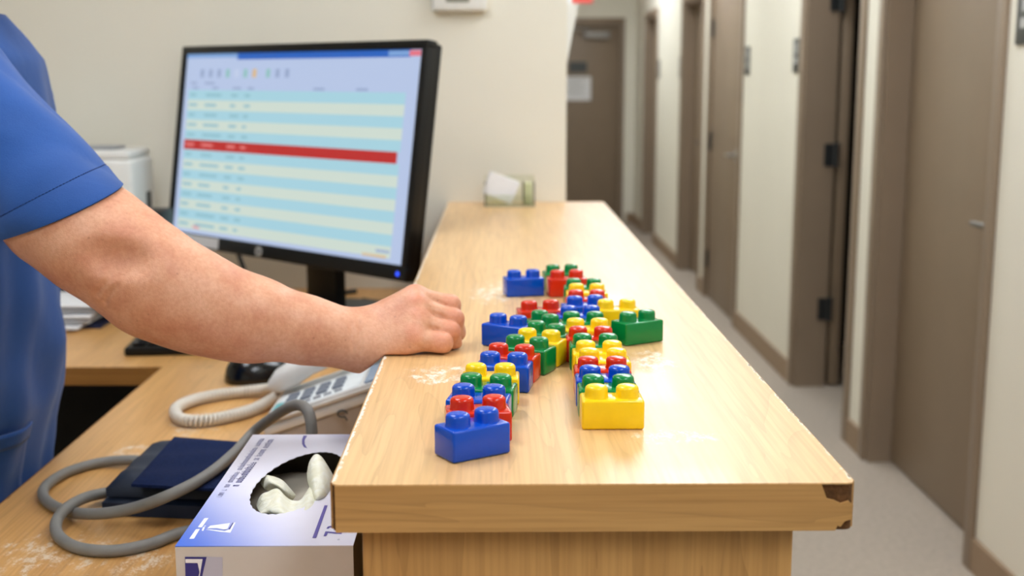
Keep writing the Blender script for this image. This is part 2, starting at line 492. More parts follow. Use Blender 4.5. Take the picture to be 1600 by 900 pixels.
# front edge band with the broken corner (drawn in x,z, thin in y)
bandp = [(XL + 0.003, TB), (0.2585, TB), (0.260, TB + 0.004), (0.2625, TB + 0.003), (0.2655, TB + 0.0075), (0.2705, TB + 0.009), (0.2715, T - 0.018), (0.268, T - 0.0145), (0.262, T - 0.0165), (0.257, T - 0.014), (0.251, T - 0.0125), (0.2485, T - 0.006), (0.2465, T - 0.001), (XL + 0.003, T - 0.001)]
bm = bmesh.new()
b_prism(bm, bandp, 0, 0.0035, Matrix(((1, 0, 0, 0), (0, 0, 1, YF), (0, 1, 0, 0), (0, 0, 0, 1))))
bm_obj('front_edge_band', bm, M_band, counter, world=False)
bm = bmesh.new(); b_box(bm, (XL - 0.0015, YF + 0.009, TB), (XL + 0.0005, YB, T - 0.001)); bm_obj('side_edge_band', bm, M_band, counter)
bm = bmesh.new(); b_box(bm, (XR - 0.0005, YF + 0.009, TB), (XR + 0.0015, YB, T - 0.001)); bm_obj('side_edge_band', bm, M_band, counter)
bx0, bx1 = at_y(567, 868, 0.905)[0], at_y(1237, 868, 0.905)[0]
box_obj('front_panel', (bx0, 0.903, 0.0), (bx1, 0.922, TB), M_panel, counter, 0.0015)
box_obj('side_panel', (bx0 + 0.001, 0.922, 0.0), (bx0 + 0.02, YB, TB), M_panel, counter)
box_obj('side_panel', (bx1 - 0.02, 0.922, 0.0), (bx1 - 0.001, YB, TB), M_panel, counter)

# lower desk: a run along the counter and a return along the back wall
XD = -0.63
desk = thing('corner_desk', 'lower maple corner desk joined to the left side of the counter', 'desk', (0, 0, 0))
bm = bmesh.new()
YR = 2.237
b_prism(bm, [(XD, 0.3), (bx0 - 0.0005, 0.3), (bx0 - 0.0005, YB - 0.001), (-2.6, YB - 0.001), (-2.6, YR), (XD, YR)], D - 0.034, D)
bm_obj('desk_top', bm, M_desk, desk)
box_obj('edge_band', (-2.6, YR - 0.0025, D - 0.034), (XD - 0.0025, YR, D - 0.0006), M_deskband, desk)
box_obj('edge_band', (XD - 0.0025, 0.3, D - 0.034), (XD, YR, D - 0.0006), M_deskband, desk)
box_obj('back_panel', (-2.58, 2.62, 0.02), (-0.60, 2.64, D - 0.034), M_dark, desk)
box_obj('end_panel', (-0.60, 0.32, 0.0), (bx0 - 0.0005, 0.34, D - 0.034), M_dark, desk)
box_obj('support_panel', (-0.60, 1.95, 0.02), (-0.58, 2.62, D - 0.034), M_dark, desk)

# ================================================================== TOY BRICKS
def plastic(name, rgb):
    mt, nt, bs = new_mat(name)
    co = coords(nt); nz = node(nt, 'ShaderNodeTexNoise', Scale=70.0, Detail=2.0); nt.links.new(co, nz.inputs['Vector'])
    c = lin(rgb); nt.links.new(ramp(nt, nz.outputs[0], [(0.3, tuple(x * 0.95 for x in c[:3]) + (1,)), (0.7, c)]), bs.inputs['Base Color'])
    bs.inputs['Roughness'].default_value = 0.17
    bs.inputs['Specular IOR Level'].default_value = 0.42
    bs.inputs['Subsurface Weight'].default_value = 0.03
    bs.inputs['Subsurface Radius'].default_value = (0.004, 0.004, 0.004)
    bs.inputs['Subsurface Scale'].default_value = 0.5
    return mt
BRICK = {'blue': plastic('brick_blue', (4, 74, 192)), 'red': plastic('brick_red', (208, 42, 14)), 'yellow': plastic('brick_yellow', (250, 208, 22)), 'green': plastic('brick_green', (6, 128, 62))}
BL, BW, BH = 0.0550, 0.0315, 0.0262
brick_mesh = {}
for cname, mt in BRICK.items():
    bm = bmesh.new(); b_box(bm, (-BL / 2, -BW / 2, 0), (BL / 2, BW / 2, BH), 0.0022, 3)
    bmesh.ops.recalc_face_normals(bm, faces=bm.faces)
    me = bpy.data.meshes.new('brick_body'); bm.to_mesh(me); bm.free(); me.materials.append(mt)
    me.polygons.foreach_set('use_smooth', [True] * len(me.polygons)); me.set_sharp_from_angle(angle=math.radians(50))
    bm = bmesh.new()
    r = 0.0103; h = 0.0112
    prof = [(r + 0.0008, -0.0006), (r + 0.0002, 0.0008), (r, 0.0018), (r * 0.985, h - 0.0042)]
    for k in range(1, 6): a = k / 5 * PI / 2; prof.append((r * 0.985 - 0.004 * (1 - math.cos(a)), h - 0.0042 + 0.0036 * math.sin(a)))
    prof += [(r * 0.3, h - 0.0003), (0, h - 0.0002)]
    b_lathe(bm, prof, 28)
    bmesh.ops.recalc_face_normals(bm, faces=bm.faces)
    ms = bpy.data.meshes.new('brick_stud'); bm.to_mesh(ms); bm.free(); ms.materials.append(mt)
    ms.polygons.foreach_set('use_smooth', [True] * len(ms.polygons))
    brick_mesh[cname] = (me, ms)

BRICKS = [  # colour, x, y, turn in degrees, label
    ('yellow', .101, 1.047, 0.5, 'yellow toy brick at the near end of the straight right row'),
    ('green', .101, 1.084, -0.7, 'green toy brick directly behind the nearest yellow brick of the right row'),
    ('blue', .101, 1.121, -0.7, 'blue toy brick third from the near end of the right row'),
    ('red', .102, 1.159, -0.7, 'red toy brick fourth from the near end of the right row'),
    ('yellow', .106, 1.197, -0.7, 'yellow toy brick just behind a red one, nearer of two adjoining yellow bricks'),
    ('yellow', .105, 1.234, -0.7, 'yellow toy brick just before a green one, farther of two adjoining yellow bricks'),
    ('green', .104, 1.270, -0.7, 'green toy brick wedged between a red and a yellow brick mid right row'),
    ('red', .102, 1.309, -0.7, 'red toy brick in the right row where the left branch meets it'),
    ('yellow', .102, 1.356, -0.7, 'yellow toy brick ninth in the right row, left of the lone green brick'),
    ('green', .100, 1.397, -1.5, 'green toy brick between a yellow and a dark blue brick at the row crossing'),
    ('blue', .099, 1.436, 3, 'blue toy brick behind the green one at the crossing of the rows'),
    ('blue', .110, 1.507, 16, 'blue slanting toy brick at the crossing, behind another blue one'),
    ('red', .115, 1.550, 1, 'red toy brick almost hidden between blue and yellow in the far row'),
    ('yellow', .119, 1.600, -0.7, 'yellow toy brick in the far row before the hindmost green pair of studs'),
    ('green', .118, 1.643, -0.7, 'green toy brick peeking out behind the far yellow brick'),
    ('red', .099, 1.722, 8, 'red toy brick near the far end, before the farthest green brick'),
    ('green', .095, 1.775, 10, 'green toy brick farthest from the viewer, behind a red brick'),
    ('blue', .037, 1.725, 12, 'blue toy brick lying alone beside the far end of the rows'),
    ('yellow', .147, 1.480, 6, 'yellow toy brick forming the right arm behind the lone green brick'),
    ('green', .164, 1.402, 31, 'green toy brick set askew at the outer end of the right arm'),
    ('red', .052, 1.474, 11, 'red toy brick forming the left arm at the back'),
    ('green', .055, 1.394, -66, 'green toy brick turned lengthwise between the red left arm and blue brick'),
    ('green', .0545, 1.332, -38, 'green slanting toy brick tucked behind the yellow one of the left row'),
    ('blue', .012, 1.381, -33, 'blue toy brick set askew at the outer end of the left arm'),
    ('yellow', .045, 1.294, -22, 'yellow toy brick at the top of the left row beside the right row'),
    ('green', .031, 1.258, -26, 'green toy brick second from the top of the left row'),
    ('red', .014, 1.219, -16, 'red toy brick in the left row between a green and a blue one'),
    ('blue', .006, 1.180, -10, 'blue toy brick in the left row behind a yellow one'),
    ('yellow', -.007, 1.131, -2, 'yellow toy brick in the middle of the left row'),
    ('green', -.011, 1.089, -9, 'green toy brick in the left row just before the yellow one'),
    ('blue', -.017, 1.049, -8, 'blue toy brick third from the near end of the left row'),
    ('red', -.017, 1.009, 7, 'red toy brick behind the nearest blue brick of the left row'),
    ('blue', -.021, 0.963, 33, 'blue toy brick nearest the viewer, set askew at the left row end'),
]
for (cname, x, y, deg, lab) in BRICKS:
    e = thing('toy_brick', lab, 'toy brick', (x, y, T + 0.0003), math.radians(deg), 'toy bricks laid out in rows on the counter')
    link('body', brick_mesh[cname][0], e)
    for s in (-1, 1):
        st = link('stud', brick_mesh[cname][1], e); st.location = (s * BL / 4, 0, BH)

# ================================================================== MONITOR
h = 0.43
def cam2w(v): return ROT.T @ np.array([v[0], v[1], -v[2]])
U = cam2w((1.4257, -0.2247, 1.2924 * -1)) * 1.0
DN = cam2w((-0.0995, -0.9933, 0.0593))
TL = CAM + cam2w((-1.8346, 1.3221, 6.882)) * h
SW = np.linalg.norm(U) * h; SH = h
mx = U / np.linalg.norm(U); mz = -(DN - mx * (DN @ mx)); mz /= np.linalg.norm(mz); my = np.cross(mz, mx)
MC = TL + mx * SW / 2 - mz * SH / 2
MM = frame_mat(MC, mx, my, mz)       # x along the screen, y into it, z up the screen
back = np.array([my[0], my[1], 0]); back /= np.linalg.norm(back)
foot = MC + back * 0.075 + np.array([0.024, -0.020, 0])
mon = thing('computer_monitor', 'black computer monitor on a stand showing a striped table', 'monitor', (foot[0], foot[1], D))
bt, bs_, bb = 0.019, 0.019, 0.032    # bezel top, sides, bottom
hw, hh = SW / 2, SH / 2
bm = bmesh.new()
def ring_box(bm, lo, hi, mt4, bev=0.004): b_box(bm, lo, hi, bev, 2, mat4=mt4)
ring_box(bm, (-hw - bs_, -0.006, hh), (hw + bs_, 0.022, hh + bt), MM)
ring_box(bm, (-hw - bs_, -0.006, -hh - bb), (hw + bs_, 0.022, -hh), MM)
ring_box(bm, (-hw - bs_, -0.006, -hh - 0.004), (-hw, 0.022, hh + 0.004), MM)
ring_box(bm, (hw, -0.006, -hh - 0.004), (hw + bs_, 0.022, hh + 0.004), MM)
bm_obj('bezel', bm, M_black, mon, world=True, auto=40)
bm = bmesh.new()
b_box(bm, (-hw - 0.015, 0.018, -hh - bb + 0.004), (hw + 0.015, 0.040, hh + bt - 0.004), 0.006, 2, mat4=MM)
b_box(bm, (-hw * 0.62, 0.036, -hh * 0.7), (hw * 0.62, 0.062, hh * 0.7), 0.012, 2, mat4=MM)
bm_obj('rear_housing', bm, M_black, mon, world=True, auto=40)
# the lit picture: flat pieces, colours only
SCOL = {'lav': (178, 194, 226), 'lav2': (190, 203, 230), 'cyan': (162, 206, 220), 'cream': (202, 216, 206), 'red': (184, 26, 28), 'blue': (16, 92, 186), 'pale': (120, 160, 212), 'pink': (224, 110, 128), 'ink': (146, 164, 200), 'inkc': (136, 184, 198), 'amber': (214, 180, 130), 'pinktext': (224, 120, 118), 'green': (140, 190, 190)}
skeys = list(SCOL)
smats = [glow('screen_' + k, SCOL[k], 1.0) for k in skeys]
sv, sf, sm = [], [], []
def srect(u0, v0, u1, v1, col, layer=0):
    y = 0.0 - 0.0003 * layer
    i = len(sv)
    for u, v in ((u0, v0), (u1, v0), (u1, v1), (u0, v1)):
        p = MM @ Vector((-hw + u * SW, y, hh - v * SH)); sv.append(p - mon.location)
    sf.append((i, i + 1, i + 2, i + 3)); sm.append(skeys.index(col))
srect(0, 0, 1, 1, 'lav')
srect(0, 0, .25, .022, 'pale', 1); srect(.25, 0, .96, .034, 'blue', 1); srect(.88, .004, .955, .028, 'pale', 2); srect(.955, .004, .995, .03, 'pink', 2)
for k in range(10):
    u = .075 + k * .042 + (0.02 if k > 6 else 0); srect(u, .085, u + .018, .13, ['ink', 'ink', 'ink', 'green', 'lav2', 'green', 'amber', 'green', 'ink', 'ink'][k], 1)
for (u, w_) in ((.03, .03), (.10, .05)): srect(u, .155, u + w_, .168, 'ink', 1)
for (u, w_) in ((.04, .03), (.14, .03), (.24, .04), (.31, .03), (.6, .045), (.77, .045)): srect(u, .182, u + w_, .194, 'ink', 1)
rnd = random.Random(3)
rows = ['cyan', 'cream', 'cyan', 'cream', 'cyan', 'red', 'cyan', 'cream', 'cyan', 'cream', 'cyan', 'cream', 'cyan', 'cream']
for k, c in enumerate(rows):
    v = .200 + k * .0555
    srect(.022 if c != 'red' else .02, v, .955 if c != 'red' else .945, v + .0555, c, 1)
    for (u, w_) in ((.03, .045), (.11, .09), (.235, .04), (.30, .028)):
        ww = w_ * rnd.uniform(.6, 1.1); srect(u, v + .020, u + ww, v + .034, 'pinktext' if c == 'red' else 'inkc', 2)
srect(.10, .955, .135, .972, 'pink', 1); srect(.90, .94, .95, .955, 'ink', 1); srect(.85, .965, .94, .98, 'amber', 1)
link('screen', mesh_from('screen', sv, sf, smats, fmat=sm), mon)
# round silver badge with two slanted strokes, power lamp, white sticker
bm = bmesh.new(); R90 = MM @ Matrix.Translation((-hw + 0.436 * SW, -0.0062, -hh - bb * .55)) @ Matrix.Rotation(PI / 2, 4, 'X')
b_lathe(bm, [(0, 0.0012), (0.0115, 0.0012), (0.0125, 0)], 24, R90)
badge = bm_obj('badge', bm, M_signlight, mon, world=True, auto=40)
bm = bmesh.new()
for (x0, z0, z1) in ((-.0045, -.004, .008), (-.0005, -.004, .003), (.0015, -.009, .003), (.0055, -.003, .003)):
    sl = 0.25
    b_prism(bm, [(x0 + sl * z0, z0), (x0 + .0016 + sl * z0, z0), (x0 + .0016 + sl * z1, z1), (x0 + sl * z1, z1)], 0.0012, 0.0016, R90)
for (xa, xb, z0) in ((-.004, .0005, .0025), (.002, .007, .0022), (.001, .006, -.004)): b_prism(bm, [(xa, z0), (xb, z0), (xb + .0003, z0 + .0013), (xa + .0003, z0 + .0013)], 0.0012, 0.0016, R90)
badge_mark = bm_obj('badge_mark', bm, M_grey, badge, world=True)
bm = bmesh.new(); b_lathe(bm, [(0, 0.0012), (0.0046, 0.001), (0.0052, 0)], 16, MM @ Matrix.Translation((hw - 0.005, -0.0062, -hh - bb * .55)) @ Matrix.Rotation(PI / 2, 4, 'X'))
bm_obj('power_lamp', bm, glow('power_lamp_blue', (40, 80, 255), 1.6), mon, world=True)
bm = bmesh.new(); b_box(bm, (-hw + 0.03, -0.0075, -hh - bb + 0.004), (-hw + 0.205, -0.0062, -hh - 0.003), mat4=MM)
bm_obj('sticker', bm, M_paper, mon, world=True)
# stand
bm = bmesh.new()
SM = frame_mat((foot[0], foot[1], 0), (mx[0] / np.hypot(mx[0], mx[1]), mx[1] / np.hypot(mx[0], mx[1]), 0), (back[0], back[1], 0), (0, 0, 1))
b_box(bm, (-0.052, -0.012, D + 0.014), (0.052, 0.022, MC[2] - 0.02), 0.006, 2, mat4=SM)
bm_obj('stand_neck', bm, M_black, mon, world=True, auto=40)
bm = bmesh.new()
b_lathe(bm, [(0, 0), (0.150, 0), (0.152, 0.006), (0.146, 0.013), (0.06, 0.018), (0, 0.018)], 40, Matrix.Translation((foot[0] + 0.015, foot[1] + 0.01, D + 0.0004)))
bm_obj('stand_base', bm, M_grey, mon, world=True, auto=40)

# black cables trailing on the desk behind the monitor
M_cable = plain('black_cable', (16, 16, 17), 0.5, 0.1)
def cable(pts, r, label, name='cable'):
    bm = bmesh.new(); b_tube(bm, catmull(pts, 10), r, 8)
    o = bm_obj(name, bm, M_cable, None); tag(o, label, 'cable'); return o
zc = D + 0.006
cable([(-0.69, 3.10, 1.02), (-0.66, 3.08, 0.93), (-0.62, 3.04, 0.86), (-0.55, 2.99, zc), (-0.46, 2.985, zc), (-0.40, 3.02, zc), (-0.36, 3.05, zc)], 0.006, 'black cable hanging by the wall behind the left half of the monitor')
cable([(-0.20, 3.02, zc), (-0.24, 2.95, zc), (-0.215, 2.86, zc), (-0.185, 2.74, zc), (-0.18, 2.62, zc)], 0.007, 'thick black cable crossing the desk behind the hand')
cable([(-0.33, 2.93, zc), (-0.27, 2.89, zc), (-0.20, 2.94, zc), (-0.15, 3.04, zc)], 0.004, 'thin black cable curling on the desk right of the monitor stand')

# ================================================================== FAR DESK THINGS
# printer
pr = thing('printer', 'white boxy printer against the wall behind the blue sleeve', 'printer', (-1.08, 2.9, D))
x0, x1, yn, yf, zt = -1.32, -0.858, 2.87, 3.06, 1.205
bm = bmesh.new(); b_box(bm, (x0, yn, D + 0.012), (x1, yf, zt - 0.02), 0.012, 3); bm_obj('printer_body', bm, M_white, pr, world=True, auto=40)
bm = bmesh.new(); b_box(bm, (x0 + 0.006, yn + 0.005, zt - 0.02), (x1 - 0.006, yf - 0.005, zt), 0.006, 2); bm_obj('lid', bm, M_white, pr, world=True, auto=40)
bm = bmesh.new(); b_box(bm, (x0 + 0.06, yn + 0.03, zt), (x1 - 0.05, yn + 0.13, zt + 0.008), 0.003); bm_obj('paper_slot', bm, plain('printer_grey', (150, 152, 154), .5), pr, world=True, auto=40)
bm = bmesh.new(); b_box(bm, (x1 - 0.001, yn + 0.11, 1.06), (x1 + 0.003, yn + 0.14, 1.10), 0.001); bm_obj('side_button', bm, M_grey, pr, world=True)
bm = bmesh.new(); b_box(bm, (x0 + 0.02, yn + 0.02, D + 0.0004), (x1 - 0.02, yf - 0.02, D + 0.013)); bm_obj('foot', bm, M_grey, pr, world=True)
# black desktop speaker
sp = thing('desktop_speaker', 'black upright speaker between the printer and the monitor', 'speaker', (-0.77, 2.71, D))
bm = bmesh.new(); b_box(bm, (-0.815, 2.67, D + 0.0004), (-0.738, 2.77, 1.083), 0.006); bm_obj('speaker_cabinet', bm, M_black, sp, world=True, auto=40)
bm = bmesh.new(); b_box(bm, (-0.808, 2.666, D + 0.02), (-0.745, 2.671, 1.07), 0.002); bm_obj('speaker_grille', bm, plain('speaker_cloth', (20, 20, 21), 0.9, 0.2, 400), sp, world=True)
# papers and binder
bd = thing('ring_binder', 'black binder standing behind the papers at the left of the desk', 'binder', (-1.06, 2.82, D))
bm = bmesh.new(); b_box(bm, (-1.25, 2.81, D + 0.0004), (-0.885, 2.816, D + 0.095), 0.002); b_box(bm, (-1.25, 2.851, D + 0.0004), (-0.885, 2.857, D + 0.095), 0.002); b_box(bm, (-1.25, 2.81, D + 0.0004), (-1.246, 2.857, D + 0.095), 0.001)
bm_obj('cover', bm, M_black, bd, world=True)
bm = bmesh.new(); b_box(bm, (-1.24, 2.818, D + 0.003), (-0.90, 2.849, D + 0.088)); bm_obj('pages', bm, M_paper, bd, world=True)
fl = thing('folder', 'dark blue folder under the white papers beside the torso', 'folder', (-1.05, 2.69, D))
bm = bmesh.new(); b_box(bm, (-1.20, 2.60, D + 0.0004), (-0.862, 2.78, D + 0.006), 0.002); bm_obj('folder_cover', bm, plain('folder_navy', (24, 32, 66), 0.5), fl, world=True)
mgrey = plain('paper_grey', (196, 196, 198), .8)
for k in range(5):
    a = [-0.10, 0.05, -0.03, 0.12, 0.0][k]
    bm = bmesh.new()
    vs = b_box(bm, (-0.13, -0.09, 0), (0.13, 0.09, 0.004))
    # a slight curl at the corners
    bmesh.ops.subdivide_edges(bm, edges=bm.edges[:], cuts=4, use_grid_fill=True)
    for v in bm.verts: v.co.z += 0.010 * (max(0, v.co.x / 0.13) ** 2) * (0.5 + 0.5 * (v.co.y / 0.09)) * 0.5
    o = bm_obj('paper', bm, [M_paper, mgrey, M_paper, mgrey, M_paper][k], None)
    o.location = (-1.02 + 0.008 * k, 2.660 + 0.006 * k, D + 0.0066 + 0.0105 * k); o.rotation_euler = (0, 0, a)
    tag(o, ['white sheet at the bottom of the paper pile beside the torso', 'grey sheet second from the bottom of the paper pile', 'white sheet in the middle of the paper pile', 'grey sheet second from the top of the paper pile', 'white curled sheet on top of the paper pile beside the torso'][k], 'paper', 'papers piled on the desk')
# keyboard
kb = thing('keyboard', 'black keyboard on the desk mostly hidden behind the forearm', 'keyboard', (-0.535, 2.41, D), 0.08)
box_obj('keyboard_base', (-0.20, -0.07, 0.0004), (0.20, 0.07, 0.018), M_black, kb, 0.005)
me_k = None
for i in range(13):
    for j in range(4):
        if me_k is None:
            ko = box_obj('key', (-0.0125, -0.0125, 0), (0.0125, 0.0125, 0.007), M_blackgloss, kb, 0.002); me_k = ko.data
        else: ko = link('key', me_k, kb)
        ko.location = (-0.174 + i * 0.029, -0.044 + j * 0.029, 0.018)

# mouse
ms_ = thing('computer_mouse', 'glossy black computer mouse on the desk under the forearm', 'mouse', (-0.428, 2.14, D))
def dome(cx, cy, z0, ax, ay, hz, rz, n=28, mrows=10, split=None):
    vs, fs = [], []
    for j in range(mrows + 1):
        t = j / mrows * PI / 2
        for k in range(n):
            a = 2 * PI * k / n
            ex = 0.85
            ca, sa = math.cos(a), math.sin(a)
            x = ax * math.copysign(abs(ca) ** ex, ca) * math.cos(t) ** 0.7; y = ay * math.copysign(abs(sa) ** ex, sa) * math.cos(t) ** 0.7
            z = hz * math.sin(t) * (1 - 0.25 * (x / ax))
            vs.append((cx + x * math.cos(rz) - y * math.sin(rz), cy + x * math.sin(rz) + y * math.cos(rz), z0 + z))
    for j in range(mrows):
        for k in range(n): fs.append((j * n + k, j * n + (k + 1) % n, (j + 1) * n + (k + 1) % n, (j + 1) * n + k))
    fs.append(tuple(range(n))[::-1]); fs.append(tuple(mrows * n + k for k in range(n)))
    return vs, fs
v, f_ = dome(0, 0, 0.0006, 0.064, 0.043, 0.045, 0.5); link('mouse_body', mesh_from('mouse_body', v, f_, M_blackgloss, True), ms_)
bm = bmesh.new(); b_lathe(bm, [(0, -0.004), (0.009, -0.004), (0.011, 0), (0.009, 0.004), (0, 0.004)], 18, Matrix.Translation((0.03, 0.016, 0.032)) @ Matrix.Rotation(0.5, 4, 'Z') @ Matrix.Rotation(PI / 2, 4, 'X'))
bm_obj('scroll_wheel', bm, M_grey, ms_, auto=40)

# ================================================================== TELEPHONE
ph = thing('desk_telephone', 'pale grey desk telephone tilted on its stand beside the counter', 'telephone', (-0.345, 1.725, D))
M_phone = plain('phone_pale_grey', (214, 212, 208), 0.4, 0.02, 40)
M_phonedk = plain('phone_stand_grey', (176, 168, 160), 0.5, 0.03, 40)
PLX, PLY = 0.212, 0.185
def slope(x): return 0.040 + (0.112 - 0.040) * x / PLX
bm = bmesh.new()   # wedge stand
def wedge(bm, pts, y0, y1):
    b_prism(bm, pts, y0, y1, Matrix(((1, 0, 0, 0), (0, 0, 1, 0), (0, 1, 0, 0), (0, 0, 0, 1))))
wedge(bm, [(0.008, 0.0006), (PLX - 0.004, 0.0006), (PLX - 0.004, slope(PLX) - 0.030), (0.008, slope(0.008) - 0.030)], 0.004, PLY - 0.004)
bm_obj('stand', bm, M_phonedk, ph)
bm = bmesh.new()
wedge(bm, [(0.004, slope(0.004) - 0.028), (PLX, slope(PLX) - 0.028), (PLX, slope(PLX) - 0.013), (0.001, slope(0) - 0.013)], 0.001, PLY - 0.001)
bmesh.ops.bevel(bm, geom=bm.edges[:], offset=0.003, segments=2, affect='EDGES')
bm_obj('lower_shell', bm, M_phone, ph, auto=40)
bm = bmesh.new()
wedge(bm, [(0, slope(0) - 0.012), (PLX, slope(PLX) - 0.012), (PLX, slope(PLX)), (0, slope(0))], 0, PLY)
bmesh.ops.bevel(bm, geom=bm.edges[:], offset=0.004, segments=2, affect='EDGES')
bm_obj('upper_shell', bm, M_phone, ph, auto=40)
ang = math.atan2(0.072, PLX)
TOPM = Matrix.Translation((0, 0, slope(0))) @ Matrix.Rotation(-ang, 4, 'Y')
# keypad in four columns of three, function keys, paper strip, display
M_key = plain('phone_key_grey', (150, 152, 158), 0.5, 0.03)
M_keydk = plain('phone_key_blue_grey', (112, 118, 130), 0.5, 0.03)
M_teal = plain('phone_teal_label', (92, 168, 172), 0.5, 0.03)
bm = bmesh.new(); b_box(bm, (0.012, 0.010, -0.0002), (0.150, 0.118, 0.0012), 0.0004, mat4=TOPM); bm_obj('face_plate', bm, plain('phone_face_white', (226, 230, 230), .45), ph)
keyme = None
for i in range(4):
    for j in range(3):
        if keyme is None:
            o = box_obj('keypad_key', (-0.0085, -0.0075, 0), (0.0085, 0.0075, 0.0045), M_keydk, ph, 0.0015); keyme = o.data
        else: o = link('keypad_key', keyme, ph)
        p = TOPM @ Vector((0.036 + i * 0.0255, 0.048 + j * 0.021, 0.0010)); o.location = p; o.rotation_euler = (0, -ang, 0)
fk = None
for i in range(6):
    if fk is None:
        o = box_obj('function_key', (-0.006, -0.003, 0), (0.006, 0.003, 0.003), M_key, ph, 0.001); fk = o.data
    else: o = link('function_key', fk, ph)
    p = TOPM @ Vector((0.034 + i * 0.0165, 0.021, 0.0010)); o.location = p; o.rotation_euler = (0, -ang, 0)
bm = bmesh.new(); b_box(bm, (0.010, 0.034, 0.0012), (0.022, 0.072, 0.002), mat4=TOPM); bm_obj('teal_strip', bm, M_teal, ph)
bm = bmesh.new(); b_box(bm, (0.012, 0.014, 0.0012), (0.022, 0.026, 0.0025), mat4=TOPM); bm_obj('orange_key', bm, plain('phone_orange', (236, 176, 128), .5), ph)
bm = bmesh.new(); b_box(bm, (0.158, 0.012, 0.0), (0.205, 0.112, 0.004), 0.0015, mat4=TOPM); dsp = bm_obj('display', bm, plain('phone_display', (150, 168, 190), .25), ph)
# two dark clips on the side
for (x, z) in ((0.118, 0.050), (0.146, 0.030)):
    bm = bmesh.new()
    b_tube(bm, [(x + 0.007 * math.cos(a), -0.002, z + 0.005 * math.sin(a)) for a in np.linspace(0, 2 * PI * 0.85, 12)], 0.0014, 6)
    b_tube(bm, [(x + 0.003, -0.002, z - 0.004), (x + 0.007, -0.003, z - 0.010)], 0.0012, 6)
    bm_obj('side_clip', bm, M_grey, ph)
# handset on the far side of the telephone
HB = TOPM @ Matrix.Translation((0, 0.150, 0.004))
bm = bmesh.new()
prof = [(0.000, 0.012, 0.026), (0.012, 0.022, 0.030), (0.045, 0.026, 0.030), (0.070, 0.020, 0.024), (0.105, 0.018, 0.022), (0.140, 0.020, 0.024), (0.165, 0.026, 0.030), (0.198, 0.022, 0.030), (0.208, 0.012, 0.026)]
rings = []
for (x, hgt, hwid) in prof:
    lift = 0.016 + 0.012 * math.sin(PI * x / 0.208)
    ring = []
    for k in range(16):
        a = 2 * PI * k / 16
        ca, sa = math.cos(a), math.sin(a)
        ring.append(bm.verts.new(HB @ Vector((x - 0.006, hwid * math.copysign(abs(ca) ** 0.6, ca), lift + hgt * 0.75 * math.copysign(abs(sa) ** 0.6, sa)))))
    rings.append(ring)
for a, b in zip(rings[:-1], rings[1:]):
    for k in range(16): bm.faces.new((a[k], a[(k + 1) % 16], b[(k + 1) % 16], b[k]))
bm.faces.new(rings[0][::-1]); bm.faces.new(rings[-1])
hs = bm_obj('handset', bm, M_phone, ph, auto=50)
# coiled cord
zc = D + 0.0106
path = [at_z(441, 603, D + 0.040), at_z(418, 608, D + 0.016), at_z(380, 612, zc), at_z(340, 617, zc), at_z(300, 626, zc), at_z(275, 639, zc), at_z(281, 654, zc), at_z(310, 658, zc), at_z(350, 652, zc), at_z(395, 640, zc), at_z(425, 624, D + 0.014), at_z(441, 612, D + 0.022)]
cp = catmull(path, 30)
seg = [0.0]
for a, b in zip(cp[:-1], cp[1:]): seg.append(seg[-1] + np.linalg.norm(b - a))
L = seg[-1]; pitch = 0.0066; nper = 10; N = int(L / pitch * nper)
pts = np.array(cp); sg = np.array(seg)
hel = []
for i in range(N):
    s = i / N * L
    p = np.array([np.interp(s, sg, pts[:, k]) for k in range(3)]); q = np.array([np.interp(min(s + 0.002, L), sg, pts[:, k]) for k in range(3)])
    q0 = np.array([np.interp(max(s - 0.002, 0), sg, pts[:, k]) for k in range(3)])
    t = (q - q0); t /= np.linalg.norm(t); n1 = np.cross(t, (0, 0, 1.0)); n1 /= np.linalg.norm(n1); n2 = np.cross(n1, t)
    a = 2 * PI * i / nper
    hel.append(p + 0.0072 * (n1 * math.cos(a) + n2 * math.sin(a)))
bm = bmesh.new(); b_tube(bm, hel, 0.0031, 7)
bm_obj('coiled_cord', bm, plain('cord_ivory', (212, 204, 190), 0.5, 0.03), hs, world=True)

